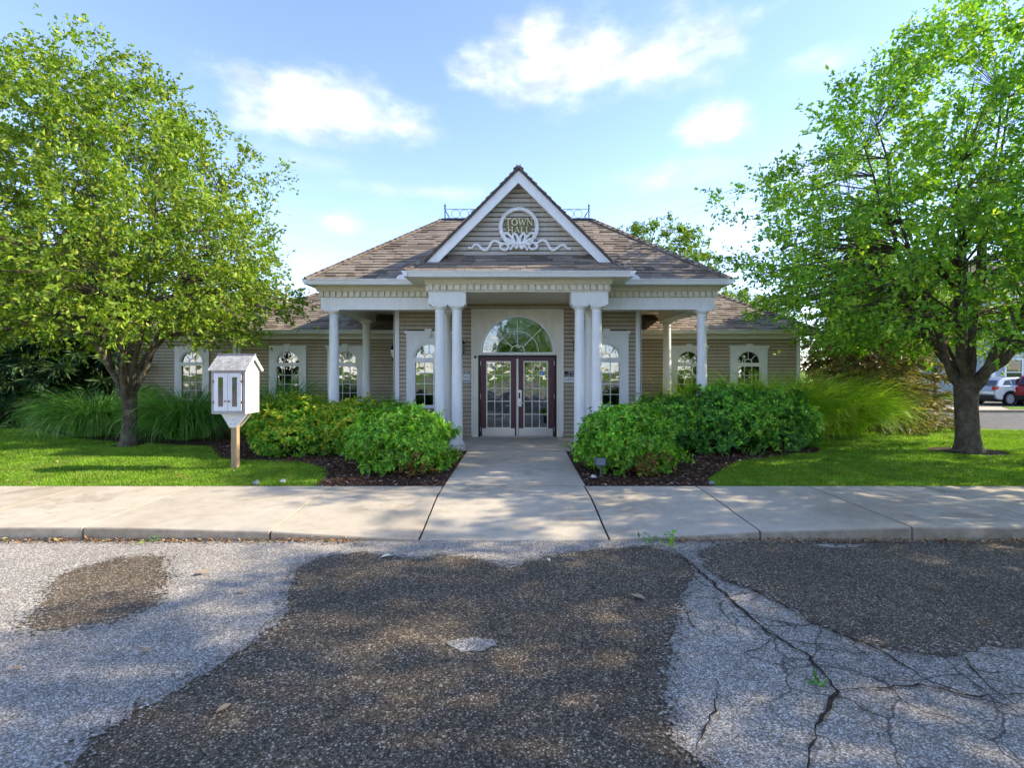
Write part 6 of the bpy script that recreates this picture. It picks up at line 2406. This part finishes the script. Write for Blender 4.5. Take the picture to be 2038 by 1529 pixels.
def car(loc, rz, paint_, label, L=4.5, H=1.55, wr=0.335):
    root = empty("parked_car", loc, label, "car", "cars parked beyond the driveway")
    root.rotation_euler.z = rz

    def part(name, mb, mat, smooth=35, bevel=0.0, parent=root):
        me = mb.mesh(name, (0, 0, 0), smooth)
        me.materials.append(M[mat])
        o = bpy.data.objects.new(name, me)
        COL.objects.link(o)
        o.parent = parent
        if bevel:
            b = o.modifiers.new("bevel", "BEVEL")
            b.width = bevel
            b.segments = 3
            b.limit_method = "ANGLE"
            b.angle_limit = R(30)
        return o

    hw = 0.90
    xr, xf = 0.85, L - 0.88      # rear and front axle
    arc = lambda cx_: [(cx_ + (wr + 0.06) * math.cos(a), wr + (wr + 0.06) * math.sin(a)) for a in [math.pi * k / 10 for k in range(10, -1, -1)]]
    prof = [(0.02, 0.42), (0.10, 0.30), (xr - wr - 0.06, 0.26)] + arc(xr) + [(xr + wr + 0.06, 0.22), (xf - wr - 0.06, 0.22)] + arc(xf) + [(xf + wr + 0.06, 0.26), (L - 0.06, 0.30), (L, 0.48), (L - 0.03, 0.68), (L - 0.22, 0.82), (L - 1.15, 0.98), (0.9, 1.02), (0.14, 1.00), (0.02, 0.82), (-0.02, 0.60)]
    part("body", MB().ey(prof, -hw, hw), paint_, bevel=0.05)
    cab = [(0.14, 1.00), (0.42, H - 0.14), (0.75, H - 0.03), (1.5, H), (2.35, H - 0.03), (3.35, 0.975)]
    w0, w1 = hw - 0.06, hw - 0.26

    def wd(z):
        return w0 + (w1 - w0) * (z - 0.98) / (H - 0.98)

    part("cabin", MB().ext(cab, lambda p: (p[0], -wd(p[1]), p[1]), lambda p: (p[0], wd(p[1]), p[1])), paint_, bevel=0.04)
    zt = H - 0.15
    for s in (-1, 1):
        for q in ([(0.50, 1.04), (0.72, zt - 0.02), (0.98, zt + 0.02), (0.98, 1.04)], [(1.03, 1.04), (1.03, zt + 0.03), (1.80, zt + 0.05), (1.80, 1.04)], [(1.86, 1.04), (1.86, zt + 0.05), (2.28, zt + 0.04), (3.05, 1.04)]):
            part("side_window", MB().ext(q, lambda p: (p[0], s * (wd(p[1]) + 0.006), p[1]), lambda p: (p[0], s * (wd(p[1]) - 0.02), p[1])), "car_glass", None)
        for x_ in (1.25, 2.2):
            part("door_handle", MB().box(x_, x_ + 0.2, s * hw, s * (hw + 0.025), 0.88, 0.91), paint_, None)
        a, b = sorted((s * (hw + 0.004), s * (hw - 0.16)))
        part("taillight", MB().ey([(-0.025, 0.80), (0.02, 0.97), (0.26, 0.94), (0.10, 0.80)], a, b), "lamp_red", None)
        part("headlight", MB().ey([(L - 0.02, 0.62), (L - 0.30, 0.70), (L - 0.40, 0.80), (L - 0.10, 0.74)], a, b), "lamp_clear", None)
        part("side_mirror", MB().box(2.95, 3.08, *sorted((s * (hw - 0.06), s * (hw + 0.14))), 1.0, 1.13), paint_, None, 0.02)
        part("door_seam", MB().box(1.825, 1.837, *sorted((s * hw, s * (hw + 0.003))), 0.34, 1.0).box(0.98, 0.99, *sorted((s * hw, s * (hw + 0.003))), 0.62, 1.0).box(2.95, 2.96, *sorted((s * hw, s * (hw + 0.003))), 0.34, 0.97), "black_plastic", None)
        part("sill", MB().box(xr + wr + 0.07, xf - wr - 0.07, *sorted((s * (hw - 0.02), s * (hw + 0.012))), 0.20, 0.30), "black_plastic", None)
    part("rear_bumper", MB().box(-0.06, 0.12, -hw + 0.08, hw - 0.08, 0.30, 0.52), "black_plastic", None, 0.03)
    part("rear_window", MB().ext([(0.16, 1.06), (0.395, H - 0.17), (0.385, H - 0.165), (0.145, 1.065)], lambda p: (p[0] - 0.012, -wd(p[1]) + 0.08, p[1]), lambda p: (p[0] - 0.012, wd(p[1]) - 0.08, p[1])), "car_glass", None)
    part("windscreen", MB().ext([(2.45, H - 0.06), (3.27, 1.0), (3.285, 1.01), (2.465, H - 0.05)], lambda p: (p[0] + 0.012, -wd(p[1]) + 0.07, p[1]), lambda p: (p[0] + 0.012, wd(p[1]) - 0.07, p[1])), "car_glass", None)
    part("licence_plate", MB().box(-0.03, -0.02, -0.2, 0.2, 0.62, 0.74), "sign_white", None)
    part("underbody", MB().box(0.2, L - 0.2, -hw + 0.25, hw - 0.25, 0.18, 0.6), "black_plastic", None)
    for x_ in (xr, xf):
        for s in (-1, 1):
            wheel(root, x_, s * (hw - 0.01), wr, s)
    return root


car((24.45, 27.4, 0.05), R(3), "car_silver", "silver hatchback parked beyond the driveway behind the right tree", H=1.44)
car((26.1, 25.9, 0.05), R(38), "car_red", "red car at the right edge in front of the silver hatchback", H=1.62)

hs = empty("neighbour_house", (36, 36, GZ), "pale blue grey two storey house behind the right tree", "house")
X0, X1, Y0, Y1, ZT = 31.2, 46, 34.0, 44, 6.6
mk("wall", MB().box(X0, X1, Y0, Y1, 0, ZT), "siding_blue", hs)
bd = MB()
z = 0.2
while z < ZT:
    board_mesh(bd, X0, X1, Y0 - 0.002, z, z + 0.16)
    bd.add([(X0 - 0.018, Y0, z), (X0 - 0.018, Y1, z), (X0 - 0.004, Y1, z + 0.156), (X0 - 0.004, Y0, z + 0.156)], [(0, 1, 2, 3)])
    z += 0.15
tag(mk("siding", bd, "siding_blue", hs), kind="stuff")
for x in (X0 + 0.08, X0 + 3.4, X1 - 0.1):
    mk("corner_board", MB().box(x - 0.12, x + 0.12, Y0 - 0.06, Y0 - 0.021, 0.1, ZT), "white_paint", hs)
slab = MB().add([(X0 - .5, Y0 - .5, ZT), (X1 + .5, Y0 - .5, ZT), (X1 + .5, (Y0 + Y1) / 2, ZT + 3.2), (X0 - .5, (Y0 + Y1) / 2, ZT + 3.2), (X0 - .5, Y1 + .5, ZT), (X1 + .5, Y1 + .5, ZT)],
                [(0, 1, 2, 3), (3, 2, 5, 4), (0, 3, 4), (1, 5, 2), (0, 4, 5, 1)])
mk("roof", slab, "roof_felt", hs)
mk("fascia", MB().box(X0 - 0.52, X1 + 0.52, Y0 - 0.56, Y0 - 0.505, ZT - 0.15, ZT + 0.04), "white_paint", hs)
for (x, z) in ((32.6, 0.9), (32.6, 4.1), (36.2, 0.9), (36.2, 4.1), (39.5, 4.1)):
    w_ = mk("window", MB().box(x - .62, x + .62, Y0 - 0.08, Y0 - 0.025, z - .1, z).box(x - .62, x + .62, Y0 - 0.08, Y0 - 0.025, z + 1.6, z + 1.72).box(x - .62, x - .5, Y0 - 0.08, Y0 - 0.025, z, z + 1.6).box(x + .5, x + .62, Y0 - 0.08, Y0 - 0.025, z, z + 1.6).box(x - .5, x + .5, Y0 - 0.07, Y0 - 0.03, z + .77, z + .83), "white_paint", hs)
    mk("pane", MB().box(x - .5, x + .5, Y0 - 0.045, Y0 - 0.026, z, z + .77), "car_glass", w_)
    mk("pane", MB().box(x - .5, x + .5, Y0 - 0.045, Y0 - 0.026, z + .83, z + 1.6), "car_glass", w_)
conifer(14.4, 21.0, 7.5, 2.6, 26, "needle_brown", "second brown spruce farther back beyond the driveway edge", 57, droop=0.4, bare=0.1, dens=34, spray=0.34)
copy_thing(bgt, (19.5, 46, GZ), 3.0, 0.8, "leafy tree behind the driveway between the spruces")
copy_thing(bgt, (14, 52, GZ), 5.0, 0.85, "leafy tree far behind the right wing")
